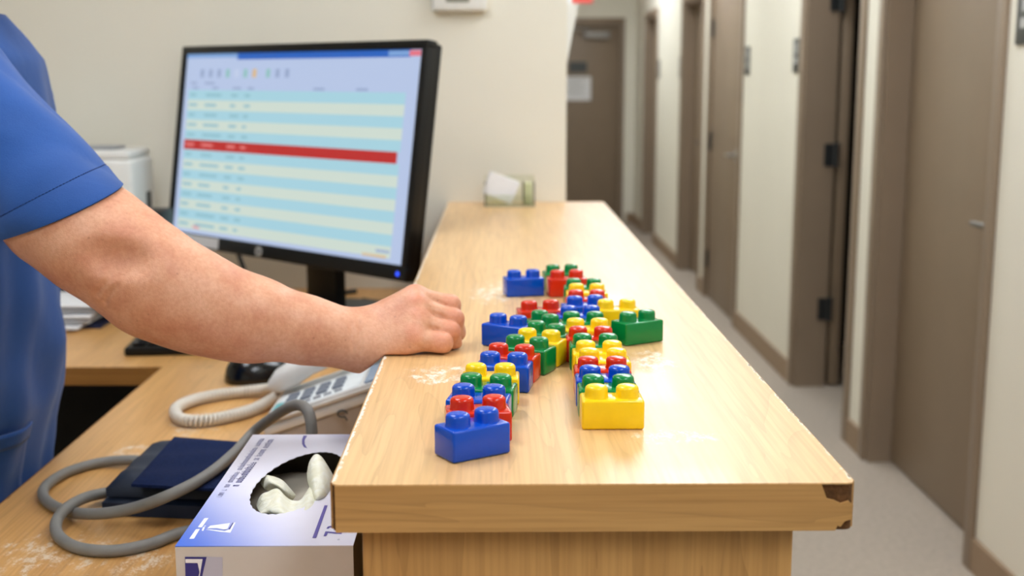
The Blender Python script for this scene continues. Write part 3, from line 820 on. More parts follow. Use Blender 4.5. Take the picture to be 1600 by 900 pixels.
# ================================================================== BLOOD PRESSURE CUFF
M_navy = plain('cuff_nylon_navy', (22, 34, 54), 0.55, 0.12, 30, 0.4, bump=0.25, bump_scale=500)
M_terry = plain('cuff_terry_blue', (14, 30, 68), 0.95, 0.25, 300, 0.2, bump=0.9, bump_scale=520)
M_hose = plain('hose_grey_rubber', (128, 126, 122), 0.5, 0.06, 40, 0.35)
cuff = thing('blood_pressure_cuff', 'folded navy blood pressure cuff with grey hoses on the desk', 'cuff', (-0.40, 1.5, D))
def pillow(bm, quad, z0, th, nu=16, nv=14, bulge=0.4, wob=0.0015):
    """a soft slab over a quad of (x,y) corners: front-left, front-right, back-right, back-left"""
    q = [np.array(c, float) for c in quad]
    top, bot = [], []
    for j in range(nv + 1):
        for i in range(nu + 1):
            u, v = i / nu, j / nv
            p = (1 - u) * (1 - v) * q[0] + u * (1 - v) * q[1] + u * v * q[2] + (1 - u) * v * q[3]
            e = min(1, min(u, 1 - u) * 9) ** 0.5 * min(1, min(v, 1 - v) * 9) ** 0.5
            zz = th * (bulge + (1 - bulge) * e) + wob * math.sin(9 * u + 5 * v) * e + wob * math.sin(17 * v - 4 * u) * e
            top.append(bm.verts.new((p[0], p[1], z0 + zz))); bot.append(bm.verts.new((p[0], p[1], z0)))
    w = nu + 1
    for j in range(nv):
        for i in range(nu):
            a = j * w + i
            bm.faces.new((top[a], top[a + 1], top[a + w + 1], top[a + w])); bm.faces.new((bot[a + w], bot[a + w + 1], bot[a + 1], bot[a]))
    per = [i for i in range(w)] + [j * w + nu for j in range(1, nv + 1)] + [nv * w + i for i in range(nu - 1, -1, -1)] + [j * w for j in range(nv - 1, 0, -1)]
    for k in range(len(per)):
        a, b = per[k], per[(k + 1) % len(per)]; bm.faces.new((bot[a], bot[b], top[b], top[a]))
c_fl = at_z(160, 806, D); c_bl = at_z(232, 700, D + 0.03)
Q = [(c_fl[0], c_fl[1]), (-0.31, 1.415), (-0.315, 1.60), (c_bl[0], c_bl[1])]
bm = bmesh.new(); pillow(bm, Q, D + 0.0006, 0.022, bulge=0.75)
bm_obj('lower_fold', bm, M_navy, cuff, world=True, auto=60)
Q2 = [(Q[0][0] + 0.004, Q[0][1] + 0.006), (-0.312, 1.425), (-0.317, 1.603), (Q[3][0] + 0.003, Q[3][1] + 0.004)]
bm = bmesh.new(); pillow(bm, Q2, D + 0.0228, 0.024, bulge=0.45)
bm_obj('upper_fold', bm, M_navy, cuff, world=True, auto=60)
zt = D + 0.0485
tq = [at_z(205, 757, zt), at_z(350, 765, zt), at_z(392, 692, zt), at_z(272, 683, zt)]
bm = bmesh.new(); pillow(bm, [(p[0], p[1]) for p in tq], zt - 0.003, 0.006, 30, 24, 0.6, 0.0008)
bm_obj('hook_and_loop_patch', bm, M_terry, cuff, world=True, auto=60)
rh = 0.0070
h1p = [at_z(250, 722, D + 0.012), at_z(200, 719, D + 0.010), at_z(150, 724, D + rh), at_z(100, 740, D + rh), at_z(70, 762, D + rh), at_z(72, 782, D + rh), at_z(105, 799, D + 0.0085), at_z(150, 803, D + 0.019), at_z(205, 795, D + 0.030), at_z(262, 775, D + 0.052), at_z(320, 745, D + 0.058), at_z(365, 709, D + 0.066), at_z(400, 672, D + 0.085), (-0.262, 1.465, D + 0.128), (-0.238, 1.44, D + 0.138), (-0.2255, 1.418, D + 0.128), (-0.2225, 1.408, D + 0.090), (-0.222, 1.405, D + 0.03), (-0.222, 1.404, D + 0.008)]
bm = bmesh.new(); b_tube(bm, catmull(h1p, 12), rh, 14); bm_obj('hose', bm, M_hose, cuff, world=True, smooth=True)
h2p = [at_z(185, 768, D + 0.011), at_z(160, 771, D + 0.012), at_z(130, 779, D + 0.0175), at_z(103, 795, D + 0.0205), at_z(88, 816, D + 0.012), at_z(92, 838, D + rh), at_z(122, 856, D + rh), at_z(175, 861, D + rh), at_z(235, 850, D + rh), at_z(290, 831, D + rh), (-0.29, 1.40, D + rh), (-0.262, 1.418, D + rh), (-0.248, 1.42, D + rh)]
bm = bmesh.new(); b_tube(bm, catmull(h2p, 12), rh, 14); bm_obj('hose', bm, M_hose, cuff, world=True, smooth=True)

# ================================================================== GLOVE BOX
gx0, gx1, gy0, gy1, gz1 = -0.2835, -0.1275, 1.018, 1.362, 0.960
gb = thing('glove_box', 'white and violet cardboard box of disposable gloves tucked beside the counter', 'box', ((gx0 + gx1) / 2, (gy0 + gy1) / 2, D))
def card_mat():
    mt, nt, bs = new_mat('glove_box_print')
    tc = nt.nodes.new('ShaderNodeTexCoord'); sp = nt.nodes.new('ShaderNodeSeparateXYZ'); nt.links.new(tc.outputs['Object'], sp.inputs[0])
    lx, ly = gx0 - gb.location[0], gy0 - gb.location[1]
    u = math_n(nt, 'DIVIDE', math_n(nt, 'SUBTRACT', sp.outputs[0], lx), gx1 - gx0); v = math_n(nt, 'DIVIDE', math_n(nt, 'SUBTRACT', sp.outputs[1], ly), gy1 - gy0)
    # printed blue corner at the near left, violet corner at the far right
    c1 = math_n(nt, 'SUBTRACT', 1.0, smooth_range(nt, math_n(nt, 'ADD', math_n(nt, 'MULTIPLY', u, 1.0), math_n(nt, 'MULTIPLY', v, 1.3)), 0.0, 0.95))
    c2 = smooth_range(nt, math_n(nt, 'ADD', u, math_n(nt, 'MULTIPLY', v, 1.0)), 1.45, 1.95)
    col = mixc(nt, c1, lin((224, 222, 236)), lin((58, 104, 206)))
    col = mixc(nt, math_n(nt, 'MULTIPLY', c2, 0.75), col, lin((110, 116, 210)))
    nz = node(nt, 'ShaderNodeTexNoise', Scale=30.0); nt.links.new(tc.outputs['Object'], nz.inputs['Vector'])
    col = mixc(nt, 0.12, col, ramp(nt, nz.outputs[0], [(0.3, (.7, .7, .75, 1)), (0.7, (1, 1, 1, 1))]), 'MULTIPLY')
    nt.links.new(col, bs.inputs['Base Color']); bs.inputs['Roughness'].default_value = 0.38
    return mt
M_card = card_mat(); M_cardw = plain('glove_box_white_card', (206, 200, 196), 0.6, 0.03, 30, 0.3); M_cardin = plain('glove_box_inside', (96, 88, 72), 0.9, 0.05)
# top with its oval opening
ocx, ocy = (-0.203, 1.196); oax, oay = 0.0405, 0.098
NO = 72
def top_ring(z, jag):
    return [(ocx + (oax + jag * (0.0012 if k % 2 else 0)) * math.cos(2 * PI * k / NO) + 0.010 * math.sin(2 * PI * k / NO), ocy + (oay + jag * (0.0015 if k % 2 else 0)) * math.sin(2 * PI * k / NO), z) for k in range(NO)]
def rect_pt(k):
    a = 2 * PI * k / NO; c, s = math.cos(a), math.sin(a)
    # ray from the opening centre to the box outline
    tx = ((gx1 if c > 0 else gx0) - ocx) / c if abs(c) > 1e-6 else 1e9
    ty = ((gy1 if s > 0 else gy0) - ocy) / s if abs(s) > 1e-6 else 1e9
    t = min(tx, ty); return (ocx + c * t, ocy + s * t)
bm = bmesh.new()
inn = [bm.verts.new(p) for p in top_ring(gz1, 1)]; inb = [bm.verts.new((p[0], p[1], gz1 - 0.0008)) for p in top_ring(gz1, 1)]
outp = [rect_pt(k) for k in range(NO)]
# snap the nearest outline points to the corners
for (cx_, cy_) in ((gx0, gy0), (gx1, gy0), (gx1, gy1), (gx0, gy1)):
    k = min(range(NO), key=lambda q: (outp[q][0] - cx_) ** 2 + (outp[q][1] - cy_) ** 2); outp[k] = (cx_, cy_)
out = [bm.verts.new((x, y, gz1)) for x, y in outp]; outb = [bm.verts.new((x, y, gz1 - 0.0008)) for x, y in outp]
for k in range(NO):
    k2 = (k + 1) % NO
    bm.faces.new((inn[k], out[k], out[k2], inn[k2])); bm.faces.new((inb[k2], outb[k2], outb[k], inb[k])); bm.faces.new((inn[k2], inb[k2], inb[k], inn[k])); bm.faces.new((out[k], outb[k], outb[k2], out[k2]))
lid_o = bm_obj('box_top', bm, M_card, gb, world=True)
tw = 0.0010
bm = bmesh.new()
b_box(bm, (gx0, gy0, D + 0.0005), (gx1, gy0 + tw, gz1 - 0.0008))
front_o = bm_obj('box_front', bm, M_cardw, gb, world=True)
bm = bmesh.new()
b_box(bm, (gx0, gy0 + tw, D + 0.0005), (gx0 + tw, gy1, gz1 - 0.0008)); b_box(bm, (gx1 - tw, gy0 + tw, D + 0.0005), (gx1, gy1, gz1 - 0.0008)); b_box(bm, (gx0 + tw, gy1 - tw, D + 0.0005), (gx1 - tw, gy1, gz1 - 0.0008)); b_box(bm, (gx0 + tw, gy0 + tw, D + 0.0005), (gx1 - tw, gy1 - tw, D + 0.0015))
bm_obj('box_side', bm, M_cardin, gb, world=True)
# printing on the top: white tower mark, short bars, two rows of small type, violet rules, big letters
M_inkw = plain('print_white', (236, 238, 248), .5, .02); M_inkn = plain('print_navy', (44, 44, 128), .5, .05); M_inkv = plain('print_violet', (86, 78, 158), .5, .05); M_inks = plain('print_small_type', (142, 144, 186), .5, .05); M_inkl = plain('print_lavender', (186, 186, 206), .6, .03)
zp = gz1 + 0.0003
def flat(name, polys, mat, parent, z=zp):
    vs, fs = [], []
    for poly in polys:
        i = len(vs); vs += [(x - gb.location[0], y - gb.location[1], z - gb.location[2]) for x, y in poly]; fs.append(tuple(range(i, i + len(poly))))
    return link(name, mesh_from(name, vs, fs, mat), parent)
def pz(px, py): p = at_z(px, py, gz1); return (p[0], p[1])
sc6 = 150 / 964
def pb(x, y): return pz(270 + x * sc6, 760 + y * sc6)
flat('tower_mark', [[pb(345, 425), pb(375, 398), pb(575, 370), pb(548, 430), pb(510, 436), pb(440, 420)], [pb(330, 436), pb(380, 436), pb(520, 452), pb(565, 436), pb(600, 372), pb(632, 362), pb(578, 468), pb(470, 458)]], M_inkw, lid_o)
flat('tower_mark_navy_line', [[pb(560, 430), pb(600, 368), pb(612, 368), pb(572, 440)], [pb(450, 424), pb(510, 436), pb(555, 434), pb(520, 440)]], M_inkn, lid_o, zp + 0.0001)  # navy line printed along the white mark
flat('type_bar', [[pb(318, 322), pb(360, 320), pb(290, 415), pb(252, 412)], [pb(232, 434), pb(272, 430), pb(212, 528), pb(165, 530)], [pb(303, 412), pb(325, 408), pb(306, 450), pb(290, 448)], [pb(315, 398), pb(335, 394), pb(330, 402), pb(312, 404)]], M_inkw, lid_o)
def type_row(p0, p1, height, n, mat, rs, name='small_type'):
    """a row of small letter-like strokes running from p0 to p1 (too small to read in the photograph)"""
    r_ = random.Random(rs); polys = []
    a = np.array(p0); b = np.array(p1); d = (b - a); L_ = np.linalg.norm(d); d /= L_; up = np.array((-d[1], d[0]))
    step = L_ / n
    for k in range(n):
        if r_.random() < 0.13: continue
        o = a + d * step * k; w = step * 0.62; t = step * 0.2
        asc = height * (1.0 if r_.random() < 0.35 else 0.72)
        polys.append([o, o + d * t, o + d * t + up * asc, o + up * asc])
        q = r_.random()
        if q < 0.75: polys.append([o + d * (w - t), o + d * w, o + d * w + up * height * .72, o + d * (w - t) + up * height * .72])
        if q < 0.5: polys.append([o + up * height * .56, o + d * w + up * height * .56, o + d * w + up * height * .72, o + up * height * .72])
        if q > 0.3: polys.append([o, o + d * w, o + d * w + up * height * .16, o + up * height * .16])
        if q > 0.8: polys.append([o + up * height * .32, o + d * w + up * height * .32, o + d * w + up * height * .45, o + up * height * .45])
    return tag(flat(name, polys, mat, lid_o), kind='stuff')
type_row(pz(346, 777), pz(414, 685), 0.0068, 40, M_inks, 1)
type_row(pz(373, 760), pz(402, 722), 0.0085, 14, M_inkn, 2)
type_row(pz(404, 719), pz(429, 686), 0.0078, 18, M_inks, 3)
flat('violet_rule', [[pz(488, 841), pz(494, 841), pz(512, 790), pz(507, 790)]], M_inkv, lid_o)
flat('violet_arc', [[pz(474, 681), pz(480, 681), pz(476, 688), pz(476, 694), pz(480, 701), pz(475, 699), pz(472, 694), pz(472, 687)]], M_inkv, lid_o)
flat('grey_dot', [[(pz(529, 843.5)[0] + 0.0012 * math.cos(k), pz(529, 843.5)[1] + 0.0020 * math.sin(k)) for k in np.linspace(0, 2 * PI, 12, endpoint=False)]], M_inkl, lid_o)
# big violet lettering that reads along the box, its tops towards the left: T and the start of the next letter
sc5 = 150 / 1038
def pc(x, y): return pz(450 + x * sc5, 770 + y * sc5)
flat('letter', [[pc(384, 472), pc(412, 472), pc(432, 436), pc(578, 450), pc(586, 434), pc(425, 420), pc(404, 420)], [pc(415, 390), pc(436, 392), pc(452, 376), pc(560, 392), pc(566, 378), pc(456, 360), pc(430, 368)]], M_inkv, lid_o)
def fr(px, py): p = at_y(px, py, gy0 - 0.0003); return (p[0] - gb.location[0], p[1] - gb.location[1], p[2] - gb.location[2])
def flat_front(name, polys, mat, dy=0.0):
    vs, fs = [], []
    for poly in polys:
        i = len(vs); vs += [(q[0], q[1] - dy, q[2]) for q in (fr(*p) for p in poly)]; fs.append(tuple(range(i, i + len(poly))))
    return link(name, mesh_from(name, vs, fs, mat), front_o)
def pf(x, y): return (270 + x * sc6, 760 + y * sc6)
flat_front('lavender_square', [[pf(335, 705), pf(500, 710), pf(500, 1040), pf(290, 1040), pf(290, 900)]], M_inkl)
flat_front('navy_corner', [[pf(122, 706), pf(340, 708), pf(296, 900), pf(288, 1000), pf(130, 1000)]], M_inkn, 0.0002)
flat_front('white_angle', [[pf(126, 728), pf(300, 728), pf(262, 950), pf(248, 950), pf(270, 860), pf(250, 768), pf(128, 766)]], M_inkw, 0.0004)

# gloves spilling out of the opening: two crumpled rubber sheets
M_latex, nt_, bs_l = new_mat('latex_cream')
bs_l.inputs['Base Color'].default_value = lin((232, 230, 206)); bs_l.inputs['Roughness'].default_value = 0.5; bs_l.inputs['Subsurface Weight'].default_value = 0.35; bs_l.inputs['Subsurface Radius'].default_value = (0.01, 0.009, 0.006); bs_l.inputs['Subsurface Scale'].default_value = 0.5
nz = node(nt_, 'ShaderNodeTexNoise', Scale=70.0, Detail=4.0, Distortion=1.0); nt_.links.new(coords(nt_), nz.inputs['Vector']); add_bump(nt_, bs_l, nz.outputs[0], 0.5, 0.004)
nt_.links.new(ramp(nt_, nz.outputs[0], [(0.3, lin((224, 220, 190))), (0.7, lin((238, 237, 220)))]), bs_l.inputs['Base Color'])
def sheet_glove(name, rows_, label, th=0.0008):
    """rows_: rows of control points (world), lofted as a smooth rubber skin"""
    rows_ = [catmull(r, 6) for r in rows_]
    cols = list(zip(*rows_)); cols = [catmull(c, 6) for c in cols]
    g = np.array(cols)                       # [nu][nv][3]
    nu, nv = g.shape[:2]
    vs = [tuple(g[i, j]) for i in range(nu) for j in range(nv)]
    fs = [(i * nv + j, (i + 1) * nv + j, (i + 1) * nv + j + 1, i * nv + j + 1) for i in range(nu - 1) for j in range(nv - 1)]
    o = link(name, mesh_from(name, vs, fs, M_latex, True))
    sd = o.modifiers.new('thickness', 'SOLIDIFY'); sd.thickness = th; sd.offset = 0
    tag(o, label, 'glove', 'gloves in the box')
    return o
def gp(px, py, dz): p = at_z(px, py, gz1 + dz); return np.array(p)
sheet_glove('rubber_glove', [[gp(400, 790, -0.020), gp(408, 774, -0.008), gp(420, 768, -0.004), gp(434, 764, 0.001), gp(446, 776, -0.003), gp(456, 782, -0.008), gp(470, 781, -0.006), gp(482, 764, 0.000), gp(489, 752, 0.002)],
                      [gp(403, 796, -0.012), gp(412, 787, -0.004), gp(424, 784, 0.000), gp(436, 786, 0.002), gp(448, 792, -0.003), gp(458, 792, -0.006), gp(472, 792, -0.002), gp(484, 782, 0.001), gp(497, 770, -0.001)],
                      [gp(408, 803, -0.006), gp(418, 798, -0.003), gp(428, 799, -0.001), gp(440, 801, 0.000), gp(450, 803, -0.002), gp(462, 804, -0.003), gp(476, 800, -0.001), gp(490, 793, -0.002), gp(506, 784, -0.006)],
                      [gp(414, 806, -0.016), gp(424, 806, -0.012), gp(432, 807, -0.010), gp(442, 808, -0.009), gp(452, 808, -0.010), gp(464, 808, -0.011), gp(478, 805, -0.011), gp(494, 799, -0.012), gp(512, 788, -0.016)],
                      [gp(416, 806, -0.034), gp(426, 807, -0.033), gp(434, 808, -0.033), gp(444, 808, -0.033), gp(454, 808, -0.033), gp(466, 808, -0.033), gp(480, 805, -0.033), gp(496, 800, -0.033), gp(514, 790, -0.033)]], 'cream rubber glove bunched at the near edge of the box opening')
sheet_glove('rubber_glove', [[gp(480, 740, 0.002), gp(483, 724, 0.014), gp(489, 713, 0.020), gp(496, 710, 0.022), gp(504, 716, 0.019), gp(513, 730, 0.012), gp(521, 744, 0.002)],
                      [gp(481, 752, 0.002), gp(486, 740, 0.012), gp(492, 734, 0.016), gp(499, 733, 0.017), gp(507, 738, 0.014), gp(516, 748, 0.008), gp(524, 758, -0.002)],
                      [gp(486, 768, -0.002), gp(490, 762, 0.006), gp(495, 760, 0.008), gp(501, 760, 0.008), gp(508, 762, 0.006), gp(516, 766, 0.000), gp(523, 770, -0.008)],
                      [gp(489, 784, -0.010), gp(492, 781, -0.002), gp(497, 781, 0.000), gp(503, 780, -0.001), gp(509, 779, -0.004), gp(515, 778, -0.010), gp(520, 778, -0.016)],
                      [gp(490, 790, -0.036), gp(494, 790, -0.034), gp(499, 790, -0.034), gp(504, 789, -0.034), gp(509, 788, -0.034), gp(514, 786, -0.036), gp(518, 784, -0.040)]], 'cream rubber glove finger standing up out of the box opening')
sheet_glove('rubber_glove', [[gp(408, 756, -0.012), gp(413, 744, -0.004), gp(424, 744, -0.001), gp(440, 750, -0.004), gp(452, 762, -0.010), gp(462, 774, -0.018)],
                      [gp(414, 764, -0.010), gp(422, 756, 0.000), gp(432, 758, 0.001), gp(444, 766, -0.004), gp(452, 774, -0.012), gp(458, 780, -0.020)],
                      [gp(424, 768, -0.026), gp(428, 766, -0.020), gp(436, 768, -0.018), gp(444, 774, -0.018), gp(450, 780, -0.024), gp(456, 784, -0.030)]], 'cream rubber glove cuff curled at the left of the box opening')
# the pressed stack of gloves lower in the box
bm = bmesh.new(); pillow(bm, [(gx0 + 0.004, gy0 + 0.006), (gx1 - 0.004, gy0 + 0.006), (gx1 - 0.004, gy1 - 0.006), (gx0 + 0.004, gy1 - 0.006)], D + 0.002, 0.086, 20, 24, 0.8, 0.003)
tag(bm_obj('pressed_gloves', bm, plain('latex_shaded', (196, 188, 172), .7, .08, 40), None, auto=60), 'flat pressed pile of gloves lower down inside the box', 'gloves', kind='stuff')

# ================================================================== FAR END OF THE COUNTER, WALLS
# clear holder with white cards
hold = thing('card_holder', 'small clear plastic holder at the far counter end by the wall', 'holder', (0.03, 3.06, T))
M_clear, nt_, bc = new_mat('clear_acrylic')
bc.inputs['Base Color'].default_value = lin((236, 240, 230)); bc.inputs['Roughness'].default_value = 0.05; bc.inputs['Transmission Weight'].default_value = 1.0; bc.inputs['IOR'].default_value = 1.3
nz = node(nt_, 'ShaderNodeTexNoise', Scale=20.0); nt_.links.new(coords(nt_), nz.inputs['Vector']); nt_.links.new(ramp(nt_, nz.outputs[0], [(0.3, lin((232, 238, 222))), (0.7, lin((244, 246, 240)))]), bc.inputs['Base Color'])
hx0, hx1 = -0.032, 0.092
hy0, hy1 = 2.99, 3.05
box_obj('holder_base', (hx0, hy0, T + 0.0004), (hx1, hy1, T + 0.004), M_clear, hold, world=True)
box_obj('holder_front', (hx0, hy0, T + 0.004), (hx1, hy0 + 0.003, T + 0.030), M_clear, hold, world=True)
box_obj('holder_back', (hx0, hy1 - 0.003, T + 0.004), (hx1, hy1, T + 0.075), M_clear, hold, world=True)
for x in (hx0, hx1 - 0.003, 0.062): box_obj('holder_side', (x, hy0 + 0.003, T + 0.004), (x + 0.003, hy1 - 0.003, T + 0.062), M_clear, hold, world=True)
for k in range(5):
    bm = bmesh.new(); b_box(bm, (-0.0385, -0.0016, 0), (0.0385, 0.0016, 0.056), 0.0004)
    o = bm_obj('card', bm, M_paper, None); o.location = (-0.002, 3.006 + k * 0.0066, T + 0.0205); o.rotation_euler = (-0.12, math.radians(24 - 1.0 * k), 0.0)
    tag(o, ['front white card leaning in the clear holder', 'second white card from the front in the clear holder', 'middle white card leaning in the clear holder', 'fourth white card from the front in the clear holder', 'rear white card leaning in the clear holder'][k], 'card', 'white cards in the clear holder')
bm = bmesh.new(); b_box(bm, (0.067, 3.012, T + 0.0045), (0.086, 3.034, T + 0.058), 0.002)
tag(bm_obj('note_pad', bm, plain('pad_pale_green', (206, 212, 168), .7), None), 'pale green note pad in the right slot of the clear holder', 'note pad')
# thermostat
th_ = thing('thermostat', 'white wall thermostat with a grey display above the monitor', 'thermostat', (-0.094, YB, 1.538))
tx0, tx1 = at_y(674, 10, YB - 0.03)[0], at_y(761, 10, YB - 0.03)[0]
bm = bmesh.new(); b_box(bm, (tx0, YB - 0.030, 1.538), (tx1, YB - 0.0003, 1.650), 0.008, 3); bm_obj('thermostat_case', bm, M_white, th_, world=True, auto=40)
bm = bmesh.new(); b_box(bm, (tx0 + 0.036, YB - 0.0315, 1.560), (tx1 - 0.044, YB - 0.0295, 1.625), 0.001); bm_obj('thermostat_display', bm, M_lcd, th_, world=True)
bm = bmesh.new(); b_box(bm, (tx0 + 0.010, YB - 0.0315, 1.574), (tx0 + 0.024, YB - 0.0295, 1.588), 0.001); bm_obj('button', bm, M_paper, th_, world=True)
# room signs on the corridor wall
def room_sign(yc, zc_, label, w=0.115, hgt=0.15):
    s = thing('room_sign', label, 'sign', (XW, yc, zc_))
    box_obj('sign_plate', (XW - 0.006, yc - w / 2, zc_ - hgt / 2), (XW - 0.0003, yc + w / 2, zc_ + hgt / 2), M_sign, s, 0.001, world=True)
    bm = bmesh.new()
    for dz, ww, hh_ in ((0.032, 0.05, 0.048), (-0.022, 0.062, 0.026)):
        b_box(bm, (XW - 0.0072, yc - ww / 2, zc_ + dz - hh_ / 2), (XW - 0.006, yc + ww / 2, zc_ + dz + hh_ / 2), 0.0005)
    bm_obj('sign_print', bm, M_signlight, s, world=True)
room_sign(3.135, 1.535, 'dark grey room sign beside the nearest corridor door')
room_sign(5.535, 1.485, 'dark grey room sign on the wall before the open dark doorway')
room_sign(6.62, 1.482, 'dark grey room sign beside the hinged corridor door with the silver lever')
room_sign(9.03, 1.48, 'dark grey room sign beside the fourth corridor door')
room_sign(10.26, 1.48, 'small dark room sign near the far corridor end')
# exit lamp
ex = thing('exit_sign', 'red lit exit sign above the far corridor door', 'sign', (0.79, YE, 2.13))
box_obj('sign_housing', (0.66, YE - 0.06, 2.125), (0.925, YE - 0.0003, 2.32), M_white, ex, 0.004, world=True)
box_obj('lit_face', (0.672, YE - 0.063, 2.128), (0.913, YE - 0.0595, 2.31), glow('exit_red', (255, 92, 84), 1.1), ex, world=True)
# white file pocket on the corridor side of the wall
fp = thing('wall_file_pocket', 'white slanted file pocket on the corridor wall past the corner', 'file pocket', (XC, 3.45, 1.38))
bm = bmesh.new()
wedge_poly = [(XC + 0.0004, 1.375), (XC + 0.008, 1.375), (XC + 0.046, 1.575), (XC + 0.0004, 1.575)]
b_prism(bm, wedge_poly, 3.40, 3.66, Matrix(((1, 0, 0, 0), (0, 0, 1, 0), (0, 1, 0, 0), (0, 0, 0, 1)))); bm_obj('pocket_shell', bm, M_white, fp, world=True)
bm = bmesh.new(); b_box(bm, (XC + 0.012, 3.42, 1.50), (XC + 0.03, 3.64, 1.60)); bm_obj('papers', bm, M_paper, fp, world=True)
#PERSON#
# ================================================================== PERSON
def sd_cone(P, a, b, ra, rb):
    """distance to a round cone from a (radius ra) to b (radius rb)"""
    a = np.asarray(a, np.float32); b = np.asarray(b, np.float32)
    ba = b - a; l2 = float(ba @ ba); rr = ra - rb; a2 = l2 - rr * rr; il2 = 1.0 / l2
    pa = P - a; y = pa @ ba; z = y - l2
    w = pa * l2 - y[:, None] * ba[None, :]
    x2 = np.einsum('ij,ij->i', w, w)
    y2 = y * y * l2; z2 = z * z * l2
    k = np.sign(rr) * rr * rr * x2
    c1 = np.sign(z) * a2 * z2 > k
    c2 = np.sign(y) * a2 * y2 < k
    d3 = (np.sqrt(x2 * a2 * il2) + y * rr) * il2 - ra
    return np.where(c1, np.sqrt(x2 + z2) * il2 - rb, np.where(c2, np.sqrt(x2 + y2) * il2 - ra, d3))
def sd_ell(P, c, r, R=None):
    q = P - np.asarray(c, np.float32)
    if R is not None: q = q @ np.asarray(R, np.float32)
    r = np.asarray(r, np.float32)
    k0 = np.linalg.norm(q / r, axis=1); k1 = np.linalg.norm(q / (r * r), axis=1)
    return k0 * (k0 - 1.0) / np.maximum(k1, 1e-6)
def smin(a, b, k):
    h_ = np.maximum(k - np.abs(a - b), 0.0) / k
    return np.minimum(a, b) - h_ * h_ * k * 0.25
def smax(a, b, k): return -smin(-a, -b, k)

def surface_nets(f, lo, hi, hstep, block=12):
    """mesh the zero set of f inside the box lo..hi; f is evaluated only in the blocks near the surface"""
    lo = np.array(lo, float); n = np.ceil((np.array(hi) - lo) / hstep / block).astype(int)
    bc = np.stack(np.meshgrid(*[np.arange(k) for k in n], indexing='ij'), -1).reshape(-1, 3)
    cen = lo + (bc + 0.5) * block * hstep
    dc = f(cen.astype(np.float32))
    rad = block * hstep * 0.5 * math.sqrt(3) * 1.25 + hstep * 2
    V = np.repeat(np.repeat(np.repeat(dc.reshape(n), block, 0), block, 1), block, 2).astype(np.float32)
    act = bc[np.abs(dc) < rad]
    loc = np.stack(np.meshgrid(*[np.arange(block)] * 3, indexing='ij'), -1).reshape(-1, 3)
    for s in range(0, len(act), 200):
        idx = (act[s:s + 200, None, :] * block + loc[None]).reshape(-1, 3)
        P = (lo + idx * hstep).astype(np.float32)
        V[idx[:, 0], idx[:, 1], idx[:, 2]] = f(P)
    S = V < 0
    corners = [(i, j, k) for i in (0, 1) for j in (0, 1) for k in (0, 1)]
    sh = tuple(np.array(V.shape) - 1)
    cnt = np.zeros(sh, np.int8)
    for (i, j, k) in corners: cnt += S[i:i + sh[0], j:j + sh[1], k:k + sh[2]]
    cells = np.argwhere((cnt > 0) & (cnt < 8))
    cv = {c: V[cells[:, 0] + c[0], cells[:, 1] + c[1], cells[:, 2] + c[2]] for c in corners}
    acc = np.zeros((len(cells), 3)); wt = np.zeros(len(cells))
    for a in corners:
        for ax in range(3):
            if a[ax] == 0:
                b = list(a); b[ax] = 1; b = tuple(b)
                va, vb = cv[a], cv[b]; cr = (va < 0) != (vb < 0)
                t = np.where(cr, va / np.where(cr, va - vb, 1), 0)
                p = np.array(a, float)[None] + t[:, None] * (np.array(b, float) - np.array(a, float))[None]
                acc += p * cr[:, None]; wt += cr
    verts = lo + (cells + acc / wt[:, None]) * hstep
    idm = -np.ones(sh, np.int32); idm[cells[:, 0], cells[:, 1], cells[:, 2]] = np.arange(len(cells))
    faces = []
    for ax in range(3):
        o1, o2 = [(1, 2), (2, 0), (0, 1)][ax]
        e = [slice(None)] * 3; e2 = [slice(None)] * 3
        e[ax] = slice(0, -1); e2[ax] = slice(1, None)
        A = S[tuple(e)]; B = S[tuple(e2)]
        ed = np.argwhere(A != B)
        ok = (ed[:, o1] > 0) & (ed[:, o2] > 0) & (ed[:, o1] < sh[o1]) & (ed[:, o2] < sh[o2])
        ed = ed[ok]; flip = A[ed[:, 0], ed[:, 1], ed[:, 2]]
        d1 = np.zeros(3, int); d1[o1] = 1; d2 = np.zeros(3, int); d2[o2] = 1
        q = [ed - d1 - d2, ed - d2, ed, ed - d1]
        q = np.stack([idm[x[:, 0], x[:, 1], x[:, 2]] for x in q], 1)
        q[~flip] = q[~flip][:, ::-1]
        faces.append(q)
    return verts, np.concatenate(faces)

def pt(px, py, Y): return at_y(px, py, Y)
def rpx(r, Y): return r * (Y + 0.02) / 1926.0

# the right arm reaching across the lower desk, its fist resting on the counter edge
SHO = np.array([-0.640, 1.455, 1.345])
ARM = [(SHO, 0.072), (pt(92, 334, 1.365), 0.0590), (pt(148, 374, 1.345), 0.0595), (pt(205, 413, 1.335), 0.0560), (pt(255, 445, 1.332), 0.0530), (pt(310, 470, 1.335), 0.0490), (pt(400, 499, 1.345), 0.0430), (pt(480, 516, 1.353), 0.0345), (pt(530, 527, 1.358), 0.0285), (pt(562, 530, 1.362), 0.0270)]
